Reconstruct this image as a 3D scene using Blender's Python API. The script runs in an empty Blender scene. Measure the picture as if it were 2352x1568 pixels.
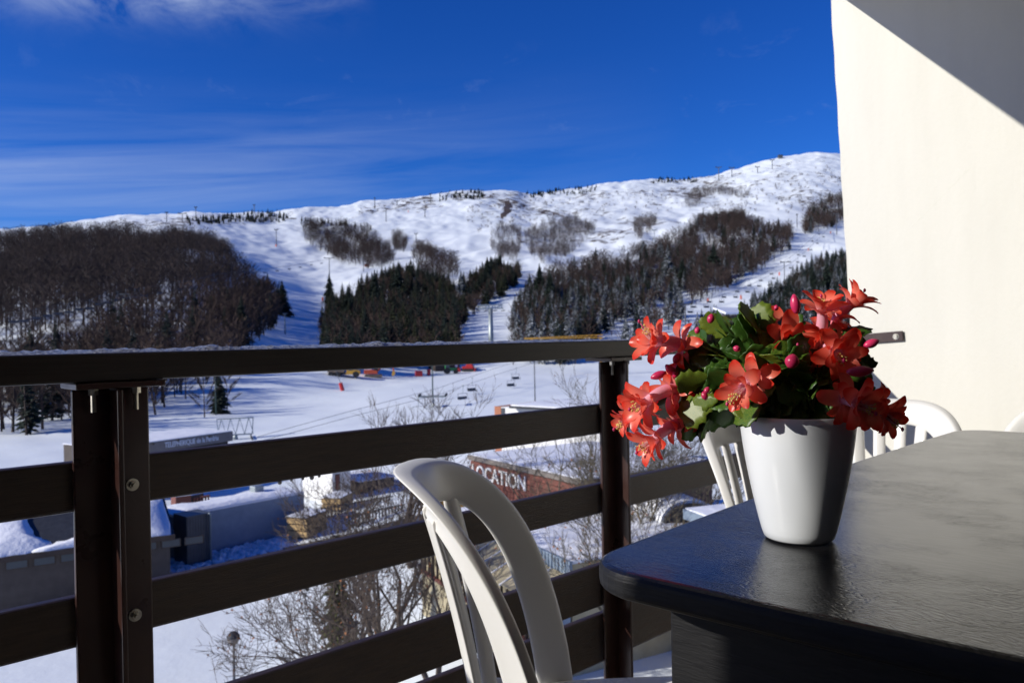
import bpy, bmesh, math, random
import numpy as np
from mathutils import Vector, Matrix, Euler

SC = bpy.context.scene
COL = SC.collection
R = math.radians
rng = random.Random(7)
nrg = np.random.default_rng(11)

# ------------------------------------------------------------------ camera
F, CX, CY, CAMZ = 1800.0, 1176.0, 784.0, 1.04        # photo measured on a 2352 x 1568 grid
PITCH, ROLL = math.atan(11 / 1800.0), 0.0175
fw = Vector((0, math.cos(PITCH), -math.sin(PITCH)))
rt = Vector((1, 0, -ROLL)).normalized()
rt = (rt - fw * rt.dot(fw)).normalized()
up = rt.cross(fw).normalized()
CAM = Vector((0, 0, CAMZ))
cam_d = bpy.data.cameras.new('camera')
cam_d.sensor_width = 23.5
cam_d.lens = F / 2352.0 * 23.5
cam_d.clip_start, cam_d.clip_end = 0.02, 9000
cam_d.dof.use_dof = True
cam_d.dof.focus_distance = 0.86
cam_d.dof.aperture_fstop = 9.0
cam = bpy.data.objects.new('camera', cam_d)
COL.objects.link(cam)
cam.matrix_world = Matrix(((rt.x, up.x, -fw.x, 0), (rt.y, up.y, -fw.y, 0), (rt.z, up.z, -fw.z, CAMZ), (0, 0, 0, 1)))
SC.camera = cam

# ------------------------------------------------------------------ sun and sky
SUN_AZ = math.atan2(-0.956, -0.29)      # clockwise from +Y, towards the sun
SUN_EL = R(24.8)
to_sun = Vector((math.sin(SUN_AZ) * math.cos(SUN_EL), math.cos(SUN_AZ) * math.cos(SUN_EL), math.sin(SUN_EL)))
sun_d = bpy.data.lights.new('sun', 'SUN')
sun_d.energy, sun_d.angle, sun_d.color = 5.0, R(0.53), (1.0, 0.955, 0.875)
sun = bpy.data.objects.new('sun', sun_d)
COL.objects.link(sun)
sun.location = (0, 0, 60)
sun.rotation_euler = to_sun.to_track_quat('Z', 'Y').to_euler()

world = bpy.data.worlds.new('World')
SC.world = world
world.use_nodes = True
nt = world.node_tree
nt.nodes.clear()
def wn(t, **kw):
    n = nt.nodes.new(t)
    for k, v in kw.items(): setattr(n, k, v)
    return n
w_out = wn('ShaderNodeOutputWorld')
w_bg = wn('ShaderNodeBackground')
w_bg.inputs['Strength'].default_value = 0.075
sky = wn('ShaderNodeTexSky', sky_type='NISHITA')
sky.sun_disc = False
sky.sun_elevation, sky.sun_rotation = SUN_EL, SUN_AZ
sky.altitude, sky.air_density, sky.dust_density, sky.ozone_density = 1350, 0.95, 0.12, 3.0
hsv = wn('ShaderNodeHueSaturation')
hsv.inputs['Hue'].default_value = 0.508
hsv.inputs['Saturation'].default_value = 1.28
hsv.inputs['Value'].default_value = 1.0
# thin cirrus, drifting streaks over the whole sky
tc = wn('ShaderNodeTexCoord')
sep = wn('ShaderNodeSeparateXYZ')
nt.links.new(tc.outputs['Generated'], sep.inputs[0])
def wmath(op, a, b=None, clamp=False):
    m = wn('ShaderNodeMath', operation=op, use_clamp=clamp)
    for i, v in enumerate((a, b)):
        if v is None: continue
        if isinstance(v, (int, float)): m.inputs[i].default_value = v
        else: nt.links.new(v, m.inputs[i])
    return m.outputs[0]
az_ = wmath('ARCTAN2', sep.outputs[0], sep.outputs[1])
el_ = wmath('ARCSINE', sep.outputs[2])
lift = wmath('SUBTRACT', el_, wmath('MULTIPLY', az_, 0.075))       # streaks climb gently to the right
cmb = wn('ShaderNodeCombineXYZ')
nt.links.new(wmath('MULTIPLY', az_, 2.1), cmb.inputs[0]); nt.links.new(wmath('MULTIPLY', lift, 26.0), cmb.inputs[1])
n1 = wn('ShaderNodeTexNoise'); n1.inputs['Scale'].default_value = 1.0; n1.inputs['Detail'].default_value = 8; n1.inputs['Roughness'].default_value = 0.6; n1.inputs['Distortion'].default_value = 0.7
nt.links.new(cmb.outputs[0], n1.inputs['Vector'])
n2 = wn('ShaderNodeTexNoise'); n2.inputs['Scale'].default_value = 0.22; n2.inputs['Detail'].default_value = 2
nt.links.new(cmb.outputs[0], n2.inputs['Vector'])
cmb3 = wn('ShaderNodeCombineXYZ')
nt.links.new(wmath('MULTIPLY', az_, 9.0), cmb3.inputs[0]); nt.links.new(wmath('MULTIPLY', el_, 17.0), cmb3.inputs[1])
n3 = wn('ShaderNodeTexNoise'); n3.inputs['Scale'].default_value = 1.3; n3.inputs['Detail'].default_value = 9; n3.inputs['Roughness'].default_value = 0.65; n3.inputs['Distortion'].default_value = 0.6
nt.links.new(cmb3.outputs[0], n3.inputs['Vector'])
def band(src, c, w):
    q = wmath('DIVIDE', wmath('SUBTRACT', src, c), w)
    return wmath('EXPONENT', wmath('MULTIPLY', wmath('MULTIPLY', q, q), -1.0))
def rng_(v, a0, a1):
    r_ = wn('ShaderNodeMapRange'); r_.inputs['From Min'].default_value = a0; r_.inputs['From Max'].default_value = a1
    nt.links.new(v, r_.inputs['Value']); return r_.outputs[0]
fade = rng_(az_, 0.22, -0.60)
lowb = wmath('MULTIPLY', wmath('MULTIPLY', band(lift, 0.215, 0.065), fade), rng_(n1.outputs['Fac'], 0.33, 0.78))
upb = wmath('MULTIPLY', wmath('MULTIPLY', band(lift, 0.432, 0.034), rng_(az_, -0.16, -0.45)), rng_(n3.outputs['Fac'], 0.36, 0.8))
scat = wmath('MULTIPLY', wmath('MULTIPLY', rng_(n3.outputs['Fac'], 0.58, 0.9), rng_(n2.outputs['Fac'], 0.45, 0.7)), 0.25)
cl = wmath('ADD', wmath('ADD', wmath('MULTIPLY', lowb, 0.50), wmath('MULTIPLY', upb, 1.1)), scat, True)
mix = wn('ShaderNodeMix', data_type='RGBA')
nt.links.new(cl, mix.inputs['Factor'])
nt.links.new(sky.outputs[0], hsv.inputs['Color'])
grade = wn('ShaderNodeMix', data_type='RGBA', blend_type='MULTIPLY')      # deep polarised winter blue
grade.inputs['Factor'].default_value = 1.0
grade.inputs['B'].default_value = (0.45, 0.95, 1.68, 1)
nt.links.new(hsv.outputs[0], grade.inputs['A'])
nt.links.new(grade.outputs['Result'], mix.inputs['A'])
mix.inputs['B'].default_value = (7.2, 8.6, 11.5, 1)
nt.links.new(mix.outputs['Result'], w_bg.inputs['Color'])
nt.links.new(w_bg.outputs[0], w_out.inputs[0])

SC.view_settings.view_transform = 'Standard'
SC.view_settings.look = 'None'
SC.view_settings.exposure = 0.0
SC.view_settings.gamma = 1.0
SC.view_settings.use_curve_mapping = False
SC.render.engine = 'CYCLES'
SC.cycles.use_denoising = True
SC.cycles.max_bounces = 7
SC.cycles.diffuse_bounces = 4
SC.cycles.glossy_bounces = 3
SC.cycles.transparent_max_bounces = 6
SC.cycles.caustics_reflective = False
SC.cycles.caustics_refractive = False

# ------------------------------------------------------------------ helpers
def ray(px, py):
    d = fw + rt * ((px - CX) / F) + up * ((CY - py) / F)
    return d / d.y
def at(px, py, Y):
    """point at pixel px,py of the photo grid at distance Y along the view"""
    return CAM + ray(px, py) * Y
def proj(p):
    v = Vector(p) - CAM
    z = v.dot(fw)
    return CX + F * v.dot(rt) / z, CY - F * v.dot(up) / z
def projn(P):
    v = P - np.array(CAM)
    z = v @ np.array(fw)
    return CX + F * (v @ np.array(rt)) / z, CY - F * (v @ np.array(up)) / z, z

def tag(o, label=None, cat=None, group=None, kind=None):
    if label: o['label'] = label
    if cat: o['category'] = cat
    if group: o['group'] = group
    if kind: o['kind'] = kind
    return o
def empty(name, loc=(0, 0, 0), rz=0, label=None, cat=None, group=None):
    o = bpy.data.objects.new(name, None)
    COL.objects.link(o)
    o.location = loc
    o.rotation_euler = (0, 0, rz)
    o.empty_display_size = 0.1
    return tag(o, label, cat, group)
def link(name, me, parent=None, mat=None):
    o = bpy.data.objects.new(name, me)
    COL.objects.link(o)
    if parent: o.parent = parent
    return o
def copy_tree(o, parent=None):
    c = o.copy()
    COL.objects.link(c)
    c.parent = parent
    for ch in list(o.children): copy_tree(ch, c)
    return c

class MB:
    """collects shapes, builds one mesh"""
    def __init__(s): s.v, s.f, s.m, s.cm = [], [], [], 0
    def add(s, vs, fs):
        b = len(s.v)
        s.v += [tuple(p) for p in vs]
        s.f += [tuple(i + b for i in f) for f in fs]
        s.m += [s.cm] * len(fs)
        return s
    def box(s, x0, x1, y0, y1, z0, z1, M=None):
        vs = [(x, y, z) for x in (x0, x1) for y in (y0, y1) for z in (z0, z1)]
        if M is not None: vs = [M @ Vector(p) for p in vs]
        return s.add(vs, [(0, 1, 3, 2), (4, 6, 7, 5), (0, 4, 5, 1), (2, 3, 7, 6), (0, 2, 6, 4), (1, 5, 7, 3)])
    def tube(s, pts, rad, n=6, caps=True):
        pts = [Vector(p) for p in pts]
        if not hasattr(rad, '__len__'): rad = [rad] * len(pts)
        vs, fs = [], []
        ref = None
        for i, p in enumerate(pts):
            t = (pts[min(i + 1, len(pts) - 1)] - pts[max(i - 1, 0)])
            t = t.normalized() if t.length > 1e-9 else Vector((0, 0, 1))
            if ref is None: ref = Vector((0, 0, 1)) if abs(t.z) < 0.9 else Vector((1, 0, 0))
            a = t.cross(ref).normalized(); b = t.cross(a)
            ref = a.cross(t) if False else ref
            for k in range(n):
                an = 2 * math.pi * k / n
                vs.append(p + (a * math.cos(an) + b * math.sin(an)) * rad[i])
        for i in range(len(pts) - 1):
            for k in range(n):
                k2 = (k + 1) % n
                fs.append((i * n + k, i * n + k2, (i + 1) * n + k2, (i + 1) * n + k))
        if caps:
            fs.append(tuple(range(n - 1, -1, -1)))
            fs.append(tuple((len(pts) - 1) * n + k for k in range(n)))
        return s.add(vs, fs)
    def bar(s, p0, p1, w, h=None):
        """square bar between two points"""
        h = h or w
        p0, p1 = Vector(p0), Vector(p1)
        t = (p1 - p0).normalized()
        a = t.cross(Vector((0, 0, 1)) if abs(t.z) < 0.95 else Vector((1, 0, 0))).normalized()
        b = a.cross(t)
        vs = [q + a * sa * w / 2 + b * sb * h / 2 for q in (p0, p1) for sa, sb in ((-1, -1), (1, -1), (1, 1), (-1, 1))]
        return s.add(vs, [(0, 3, 2, 1), (4, 5, 6, 7), (0, 1, 5, 4), (1, 2, 6, 5), (2, 3, 7, 6), (3, 0, 4, 7)])
    def lathe(s, prof, n=48, c=(0, 0, 0)):
        vs, fs = [], []
        for r, z in prof:
            for k in range(n):
                a = 2 * math.pi * k / n
                vs.append((c[0] + r * math.cos(a), c[1] + r * math.sin(a), c[2] + z))
        for i in range(len(prof) - 1):
            for k in range(n):
                k2 = (k + 1) % n
                fs.append((i * n + k, i * n + k2, (i + 1) * n + k2, (i + 1) * n + k))
        return s.add(vs, fs)
    def prism(s, poly, z0, z1, M=None):
        n = len(poly)
        vs = [(x, y, z0) for x, y in poly] + [(x, y, z1) for x, y in poly]
        if M is not None: vs = [M @ Vector(p) for p in vs]
        fs = [tuple(range(n - 1, -1, -1)), tuple(range(n, 2 * n))]
        fs += [(i, (i + 1) % n, n + (i + 1) % n, n + i) for i in range(n)]
        return s.add(vs, fs)
    def quadprism(s, q, off):
        """solid from quad q (4 points) thickened by vector off"""
        q = [Vector(p) for p in q]; off = Vector(off)
        return s.add(q + [p + off for p in q], [(3, 2, 1, 0), (4, 5, 6, 7), (0, 1, 5, 4), (1, 2, 6, 5), (2, 3, 7, 6), (3, 0, 4, 7)])
    def mesh(s, name, mats, smooth=False):
        me = bpy.data.meshes.new(name)
        me.from_pydata(s.v, [], s.f)
        for m in (mats if isinstance(mats, (list, tuple)) else [mats]): me.materials.append(m)
        if len(set(s.m)) > 1 or (s.m and s.m[0]): me.polygons.foreach_set('material_index', s.m)
        if smooth: me.polygons.foreach_set('use_smooth', [True] * len(me.polygons))
        me.update()
        return me
    def build(s, name, mats, parent=None, smooth=False, bevel=0, rel=None):
        if rel is not None:
            r = Vector(rel)
            s.v = [tuple(Vector(p) - r) for p in s.v]
        o = link(name, s.mesh(name, mats, smooth), parent)
        if bevel:
            b = o.modifiers.new('bevel', 'BEVEL'); b.width = bevel; b.segments = 2; b.limit_method = 'ANGLE'; b.angle_limit = R(40)
        return o

# ------------------------------------------------------------------ materials
def new_mat(name):
    m = bpy.data.materials.new(name)
    m.use_nodes = True
    t = m.node_tree
    return m, t, t.nodes['Principled BSDF'], t.nodes['Material Output']
def nd(t, ty, **kw):
    n = t.nodes.new(ty)
    for k, v in kw.items(): setattr(n, k, v)
    return n
def noise_node(t, scale, detail=4, rough=0.55, coord='Object', vscale=None, dist=0):
    tcn = nd(t, 'ShaderNodeTexCoord')
    n = nd(t, 'ShaderNodeTexNoise')
    n.inputs['Scale'].default_value = scale
    n.inputs['Detail'].default_value = detail
    n.inputs['Roughness'].default_value = rough
    n.inputs['Distortion'].default_value = dist
    if vscale:
        mpn = nd(t, 'ShaderNodeMapping')
        mpn.inputs['Scale'].default_value = vscale
        t.links.new(tcn.outputs[coord], mpn.inputs[0]); t.links.new(mpn.outputs[0], n.inputs['Vector'])
    else: t.links.new(tcn.outputs[coord], n.inputs['Vector'])
    return n
def ramp(t, src, stops):
    r = nd(t, 'ShaderNodeValToRGB')
    e = r.color_ramp.elements
    while len(e) < len(stops): e.new(0.5)
    for el, (p, c) in zip(e, stops):
        el.position = p
        el.color = (c[0], c[1], c[2], 1) if hasattr(c, '__len__') else (c, c, c, 1)
    t.links.new(src, r.inputs[0])
    return r
def pmat(name, col, rough=0.6, col2=None, scale=8, detail=4, bump=0, bscale=40, vscale=None, bvscale=None, metal=0, spec=0.5, coat=0, bdist=0.01, rvar=0):
    m, t, b, out = new_mat(name)
    b.inputs['Roughness'].default_value = rough
    b.inputs['Metallic'].default_value = metal
    b.inputs['Specular IOR Level'].default_value = spec
    b.inputs['Coat Weight'].default_value = coat
    if col2 is None: col2 = tuple(c * 0.8 for c in col)
    n = noise_node(t, scale, detail, vscale=vscale)
    r = ramp(t, n.outputs['Fac'], [(0.3, col2), (0.7, col)])
    t.links.new(r.outputs[0], b.inputs['Base Color'])
    if rvar:
        rr = ramp(t, n.outputs['Fac'], [(0.3, rough - rvar), (0.7, rough + rvar)])
        t.links.new(rr.outputs[0], b.inputs['Roughness'])
    if bump:
        n2 = noise_node(t, bscale, 5, vscale=bvscale)
        bp = nd(t, 'ShaderNodeBump')
        bp.inputs['Strength'].default_value = bump
        bp.inputs['Distance'].default_value = bdist
        t.links.new(n2.outputs['Fac'], bp.inputs['Height'])
        t.links.new(bp.outputs[0], b.inputs['Normal'])
    return m

M = {}
# snow with grass, scrub and rock poking through where the ground carries it (attribute veg)
m, t, b, out = new_mat('snow'); M['snow'] = m
b.inputs['Roughness'].default_value = 0.55
b.inputs['Specular IOR Level'].default_value = 0.25
geo = nd(t, 'ShaderNodeNewGeometry')
av = nd(t, 'ShaderNodeAttribute', attribute_name='veg')
na = nd(t, 'ShaderNodeTexNoise'); na.inputs['Scale'].default_value = 0.10; na.inputs['Detail'].default_value = 8; na.inputs['Roughness'].default_value = 0.68
t.links.new(geo.outputs['Position'], na.inputs['Vector'])
ad = nd(t, 'ShaderNodeMath', operation='ADD'); t.links.new(na.outputs['Fac'], ad.inputs[0]); t.links.new(av.outputs['Fac'], ad.inputs[1])
mr = nd(t, 'ShaderNodeMapRange'); mr.inputs['From Min'].default_value = 1.0; mr.inputs['From Max'].default_value = 1.10
t.links.new(ad.outputs[0], mr.inputs['Value'])
nb = nd(t, 'ShaderNodeTexNoise'); nb.inputs['Scale'].default_value = 0.35; nb.inputs['Detail'].default_value = 5
t.links.new(geo.outputs['Position'], nb.inputs['Vector'])
vegc = ramp(t, nb.outputs['Fac'], [(0.3, (0.045, 0.036, 0.03)), (0.7, (0.16, 0.115, 0.07))])
nc = nd(t, 'ShaderNodeTexNoise'); nc.inputs['Scale'].default_value = 0.02; nc.inputs['Detail'].default_value = 6
t.links.new(geo.outputs['Position'], nc.inputs['Vector'])
snc = ramp(t, nc.outputs['Fac'], [(0.3, (0.81, 0.86, 0.865)), (0.7, (0.875, 0.915, 0.915))])
mx = nd(t, 'ShaderNodeMix', data_type='RGBA')
t.links.new(mr.outputs[0], mx.inputs['Factor']); t.links.new(snc.outputs[0], mx.inputs['A']); t.links.new(vegc.outputs[0], mx.inputs['B'])
t.links.new(mx.outputs['Result'], b.inputs['Base Color'])
nf = nd(t, 'ShaderNodeTexNoise'); nf.inputs['Scale'].default_value = 0.5; nf.inputs['Detail'].default_value = 9; nf.inputs['Roughness'].default_value = 0.6
t.links.new(geo.outputs['Position'], nf.inputs['Vector'])
bp = nd(t, 'ShaderNodeBump'); bp.inputs['Strength'].default_value = 0.20; bp.inputs['Distance'].default_value = 0.35
t.links.new(nf.outputs['Fac'], bp.inputs['Height']); t.links.new(bp.outputs[0], b.inputs['Normal'])

M['snowcap'] = pmat('snow_on_roofs', (0.88, 0.89, 0.91), 0.6, (0.80, 0.82, 0.86), 1.5, bump=0.5, bscale=3, bdist=0.12)
M['snowclod'] = pmat('cleared_snow', (0.86, 0.87, 0.90), 0.6, (0.74, 0.76, 0.80), 1.2, bump=0.6, bscale=6, bdist=0.1)
# brown stained railing boards, brown painted steel
M['board'] = pmat('brown_board', (0.046, 0.027, 0.017), 0.45, (0.021, 0.012, 0.008), 6, 6, bump=0.55, bscale=14, vscale=(2, 8, 22), bvscale=(2.2, 12, 34), bdist=0.004, rvar=0.08)
M['rail'] = pmat('brown_handrail', (0.034, 0.025, 0.020), 0.45, (0.018, 0.0135, 0.0105), 6, 6, bump=0.2, bscale=14, vscale=(1, 8, 26), bvscale=(1.5, 12, 50), bdist=0.003)
M['steel'] = pmat('red_brown_steel', (0.036, 0.014, 0.010), 0.33, (0.026, 0.010, 0.008), 14, 4, bump=0.12, bscale=60, bdist=0.002, rvar=0.07)
M['zinc'] = pmat('zinc_bolt', (0.62, 0.58, 0.48), 0.28, (0.35, 0.32, 0.26), 60, metal=0.9)
M['ice'] = pmat('frost_crust', (0.38, 0.39, 0.42), 0.22, (0.08, 0.075, 0.075), 130, 5, bump=0.9, bscale=220, bdist=0.006, spec=0.8)
# stucco wall
m = pmat('cream_stucco', (0.70, 0.685, 0.62), 0.85, (0.645, 0.63, 0.565), 1.6, 6, vscale=(1, 4, 0.6), bump=0.22, bscale=70, bvscale=(1, 1.0, 0.6), bdist=0.005, spec=0.2); M['stucco'] = m
M['ceiling'] = pmat('ceiling_paint', (0.74, 0.66, 0.51), 0.9, (0.68, 0.60, 0.46), 3)
M['slab_edge'] = pmat('brown_slab_edge', (0.20, 0.13, 0.08), 0.8, (0.14, 0.09, 0.055), 4)
M['floor'] = pmat('balcony_concrete', (0.54, 0.47, 0.35), 0.8, (0.42, 0.36, 0.265), 9, 6, bump=0.3, bscale=60)
M['facade'] = pmat('dark_glazed_front', (0.075, 0.065, 0.055), 0.35, (0.05, 0.045, 0.04), 1)
# ------------------------------------------------------------------ the terrain
def vnoise(x, y, seed=0):
    """smooth value noise on a unit lattice, -1..1"""
    xi, yi = np.floor(x).astype(np.int64), np.floor(y).astype(np.int64)
    fx, fy = x - xi, y - yi
    fx, fy = fx * fx * (3 - 2 * fx), fy * fy * (3 - 2 * fy)
    def h(a, b_):
        n = (a * 374761393 + b_ * 668265263 + seed * 974711) & 0x7fffffff
        n = ((n ^ (n >> 13)) * 1274126177) & 0x7fffffff
        return ((n ^ (n >> 16)) & 0xffff) / 32767.5 - 1
    return (h(xi, yi) * (1 - fx) + h(xi + 1, yi) * fx) * (1 - fy) + (h(xi, yi + 1) * (1 - fx) + h(xi + 1, yi + 1) * fx) * fy
def fbm(x, y, o=4, seed=0):
    s, a, k = 0, 1.0, 1.0
    for i in range(o):
        s = s + a * vnoise(x * k + i * 17.3, y * k - i * 9.1, seed + i); a *= 0.5; k *= 2.03
    return s
def sst(x, a, b_):
    q = np.clip((x - a) / (b_ - a), 0, 1)
    return q * q * (3 - 2 * q)

SKYLINE = np.array([(-900, 600), (-300, 560), (0, 527), (120, 521), (200, 505), (300, 491), (380, 492), (450, 485), (550, 491), (600, 488), (640, 487), (665, 482), (690, 477), (790, 473), (830, 462),
                    (900, 458), (980, 450), (1040, 441), (1150, 436), (1190, 435), (1215, 447), (1300, 437), (1400, 421), (1480, 413), (1590, 412), (1640, 403), (1700, 388), (1790, 361),
                    (1895, 348), (1950, 355), (2100, 385), (2352, 430), (2900, 540), (3500, 640)], float)
def horizon(X): return 773 + (CX - X) * ROLL
_sx = np.arange(-1000.0, 3600.0, 4.0)
_sy = np.interp(_sx, SKYLINE[:, 0], SKYLINE[:, 1])
def _blur(a, w):
    k = np.exp(-0.5 * (np.arange(-3 * w, 3 * w + 1) / w) ** 2); k /= k.sum()
    return np.convolve(np.pad(a, 3 * w, mode='edge'), k, 'valid')
_s1, _s2 = _blur(_sy, 3), _blur(_sy, 34)
def ridge_e(X, tt):
    k = sst(tt, 0.55, 1.0)
    ys = np.interp(X, _sx, _s1) * k + np.interp(X, _sx, _s2) * (1 - k)
    return (horizon(X) - ys) / F

def ridge_d(X): return 930.0 + 450.0 * sst(X, 0, 1900)
def ground(x, y):
    x = np.asarray(x, float); y = np.asarray(y, float)
    r = np.hypot(x, y)
    az = np.clip(np.arctan2(x, y), -0.98, 0.98)
    d = r * np.cos(az)
    s = np.tan(az)
    X = CX + F * s
    zg = -11.6 + 1.7 * sst(s, -0.36, 0.02)                       # plain below the balcony, relative to the eye
    zg = zg + 0.25 * fbm(x / 14, y / 14, 3, 3) * sst(d, 14, 60)
    y0 = 128 + 80 * sst(s, -0.36, -0.05)
    e0 = zg / y0
    RIDGE = ridge_d(X)
    tt = np.clip((d - y0) / (RIDGE - y0), 0, 1)
    er = ridge_e(X, tt)
    g = tt ** 0.62 * sst(tt, -0.02, 0.05)
    z = np.where(d < y0, zg, d * (e0 + (er - e0) * g))
    w = tt * (1 - tt) * 4 * sst(tt, 0.02, 0.15)
    # left hill falls away to the right, giving the shaded piste
    z = z + w * 25 * (1 - sst(X, 400, 760)) * sst(X, -900, 250)
    # gullies and shoulders
    z = z + w * 5.5 * fbm(x / 170 + 3, y / 210, 4, 21) + w * 1.7 * fbm(x / 26, y / 44, 3, 31) + w * 5.0 * np.abs(fbm(x / 60 + 9, y / 160, 2, 35)) * sst(X, 1000, 1150) * sst(X, 760, 1050)
    z = z + sst(tt, 0.5, 1) * 1.6 * fbm(x / 16, y / 16, 3, 41)
    # behind the ridge
    z = z - np.clip(d - RIDGE, 0, None) * 0.22
    # a broad terrace behind the houses, everything on the far sides levels out
    return z + CAMZ

def raycast(px, py, dmax=1650.0, lift=0.0):
    px = np.atleast_1d(np.asarray(px, float)); py = np.atleast_1d(np.asarray(py, float))
    D = np.concatenate([np.linspace(12, 120, 110), np.geomspace(122, dmax, 420)])
    f3, r3, u3 = np.array(fw), np.array(rt), np.array(up)
    dr = f3[None] + r3[None] * ((px - CX) / F)[:, None] + u3[None] * ((CY - py) / F)[:, None]
    dr = dr / dr[:, 1:2]
    out_ = np.full((len(px), 3), np.nan)
    P = np.array(CAM)[None, None] + dr[:, None] * D[None, :, None]
    below = P[..., 2] < ground(P[..., 0], P[..., 1]) + lift
    has = below.any(1); idx = below.argmax(1)
    for i in np.nonzero(has)[0]:
        k = max(idx[i], 1)
        a, b2 = D[k - 1], D[k]
        for _ in range(12):
            m_ = (a + b2) / 2
            p = np.array(CAM) + dr[i] * m_
            if p[2] < ground(p[0], p[1]) + lift: b2 = m_
            else: a = m_
        out_[i] = np.array(CAM) + dr[i] * b2
    return out_
def gp(px, py):
    p = raycast(px, py)[0]
    return Vector(p)
def gz(x, y): return float(ground(x, y))

def inpoly(px, py, poly):
    c = np.zeros(len(px), bool)
    n = len(poly); j = n - 1
    for i in range(n):
        xi, yi = poly[i]; xj, yj = poly[j]
        hit = ((yi > py) != (yj > py)) & (px < (xj - xi) * (py - yi) / (yj - yi + 1e-12) + xi)
        c ^= hit; j = i
    return c

def build_terrain():
    azf = np.radians(np.concatenate([np.linspace(-180, -41, 28, endpoint=False), np.linspace(-41, 41, 760), np.linspace(41, 180, 29)[1:-1]]))
    rr = np.concatenate([np.linspace(2, 60, 60, endpoint=False), np.geomspace(60, 240, 90, endpoint=False), np.linspace(240, 1460, 250, endpoint=False), np.geomspace(1460, 6000, 14)])
    A, RR = np.meshgrid(azf, rr)
    # use planes of equal depth in front, circles elsewhere
    k = 1 / np.cos(np.clip(A, -0.72, 0.72))
    x = RR * k * np.sin(A); y = RR * k * np.cos(A)
    z = ground(x, y)
    V = np.stack([x, y, z], -1).reshape(-1, 3)
    nr, na_ = A.shape
    i = np.arange(nr - 1)[:, None] * na_ + np.arange(na_)[None]
    jn = np.roll(np.arange(na_), -1)
    i2 = np.arange(nr - 1)[:, None] * na_ + jn[None]
    Q = np.stack([i, i2, i2 + na_, i + na_], -1).reshape(-1, 4)
    me = bpy.data.meshes.new('snow_ground')
    cap = tuple(range(na_))
    me.from_pydata(V.tolist(), [], Q.tolist() + [cap[::-1]])
    me.polygons.foreach_set('use_smooth', [True] * len(me.polygons))
    # scrub, grass and rock showing through the snow
    px, py, dep = projn(V)
    front = dep > 100
    veg = np.zeros(len(V))
    clump = 0.11 * fbm(V[:, 0] / 55, V[:, 1] / 70, 3, 77)
    def paint(poly, val, soft=12):
        jx = px + soft * fbm(V[:, 0] / 25, V[:, 1] / 25, 2, 71); jy = py + soft * 0.6 * fbm(V[:, 0] / 25, V[:, 1] / 25, 2, 75)
        ii = inpoly(jx, jy, poly) & front
        veg[ii] = np.maximum(veg[ii], (val + clump)[ii] if soft > 3 else val)
    paint([(1180, 440), (1300, 440), (1480, 415), (1700, 395), (1900, 360), (1950, 365), (1950, 450), (1830, 490), (1700, 480), (1560, 520), (1400, 560), (1200, 560), (1060, 530), (1080, 470)], 0.43)
    paint([(1250, 445), (1480, 420), (1640, 430), (1560, 500), (1380, 520), (1220, 490)], 0.485)
    paint([(1120, 470), (1190, 455), (1240, 480), (1190, 520), (1100, 510)], 0.51)
    paint([(1150, 500), (1162, 462), (1172, 462), (1176, 475), (1162, 500)], 0.75, 3)
    paint([(1180, 470), (1212, 455), (1235, 468), (1215, 490), (1190, 488)], 0.52, 5)
    paint([(820, 468), (980, 455), (1030, 462), (980, 480), (830, 500)], 0.43)
    paint([(790, 510), (850, 480), (930, 470), (935, 474), (860, 490), (800, 520)], 0.48, 4)
    paint([(200, 515), (420, 495), (680, 490), (690, 500), (500, 520), (200, 525)], 0.48)
    paint([(640, 480), (700, 488), (680, 500), (600, 500)], 0.44)
    paint([(1040, 445), (1200, 440), (1200, 452), (1040, 462)], 0.5, 5)
    paint([(1480, 415), (1600, 412), (1640, 420), (1480, 425)], 0.5, 5)
    paint([(1840, 640), (1960, 560), (1960, 760), (1850, 790)], 0.38)
    paint([(1400, 720), (1560, 690), (1480, 760), (1380, 790)], 0.40)
    at_ = me.attributes.new('veg', 'FLOAT', 'POINT')
    at_.data.foreach_set('value', veg.astype(np.float32))
    me.materials.append(M['snow'])
    me.update()
    o = link('snow_ground', me)
    tag(o, kind='structure')
    return o
build_terrain()

# ------------------------------------------------------------------ balcony shell
E1 = Vector((0.729, 0.684, 0)).normalized()
BALC = Vector((0.269, 2.16, 0))
BRZ = math.atan2(E1.y, E1.x)
MBAL = Matrix.Translation(BALC) @ Matrix.Rotation(BRZ, 4, 'Z')      # local x along the railing, y outwards
WALL_U = 1.405
def struct(o):
    o.matrix_world = MBAL
    return tag(o, kind='structure')
struct(MB().box(-4.2, WALL_U, -2.25, 0.02, -0.22, 0.0).build('balcony_floor', M['floor'], bevel=0.004))
cl_ = MB().box(-4.2, WALL_U + 0.3, -2.25, -0.062, 2.355, 2.56); struct(cl_.build('balcony_ceiling', M['ceiling'], bevel=0.006))
struct(MB().box(-4.2, WALL_U + 0.3, -0.060, -0.045, 2.345, 2.62).build('ceiling_edge_board', M['slab_edge'], bevel=0.004))
struct(MB().box(-3.13, -2.93, -2.25, -0.05, -0.2, 2.352).build('balcony_left_wall', M['stucco']))
struct(MB().box(-4.2, WALL_U, -2.50, -2.252, -0.2, 2.60).build('facade_wall', M['facade']))
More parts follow.
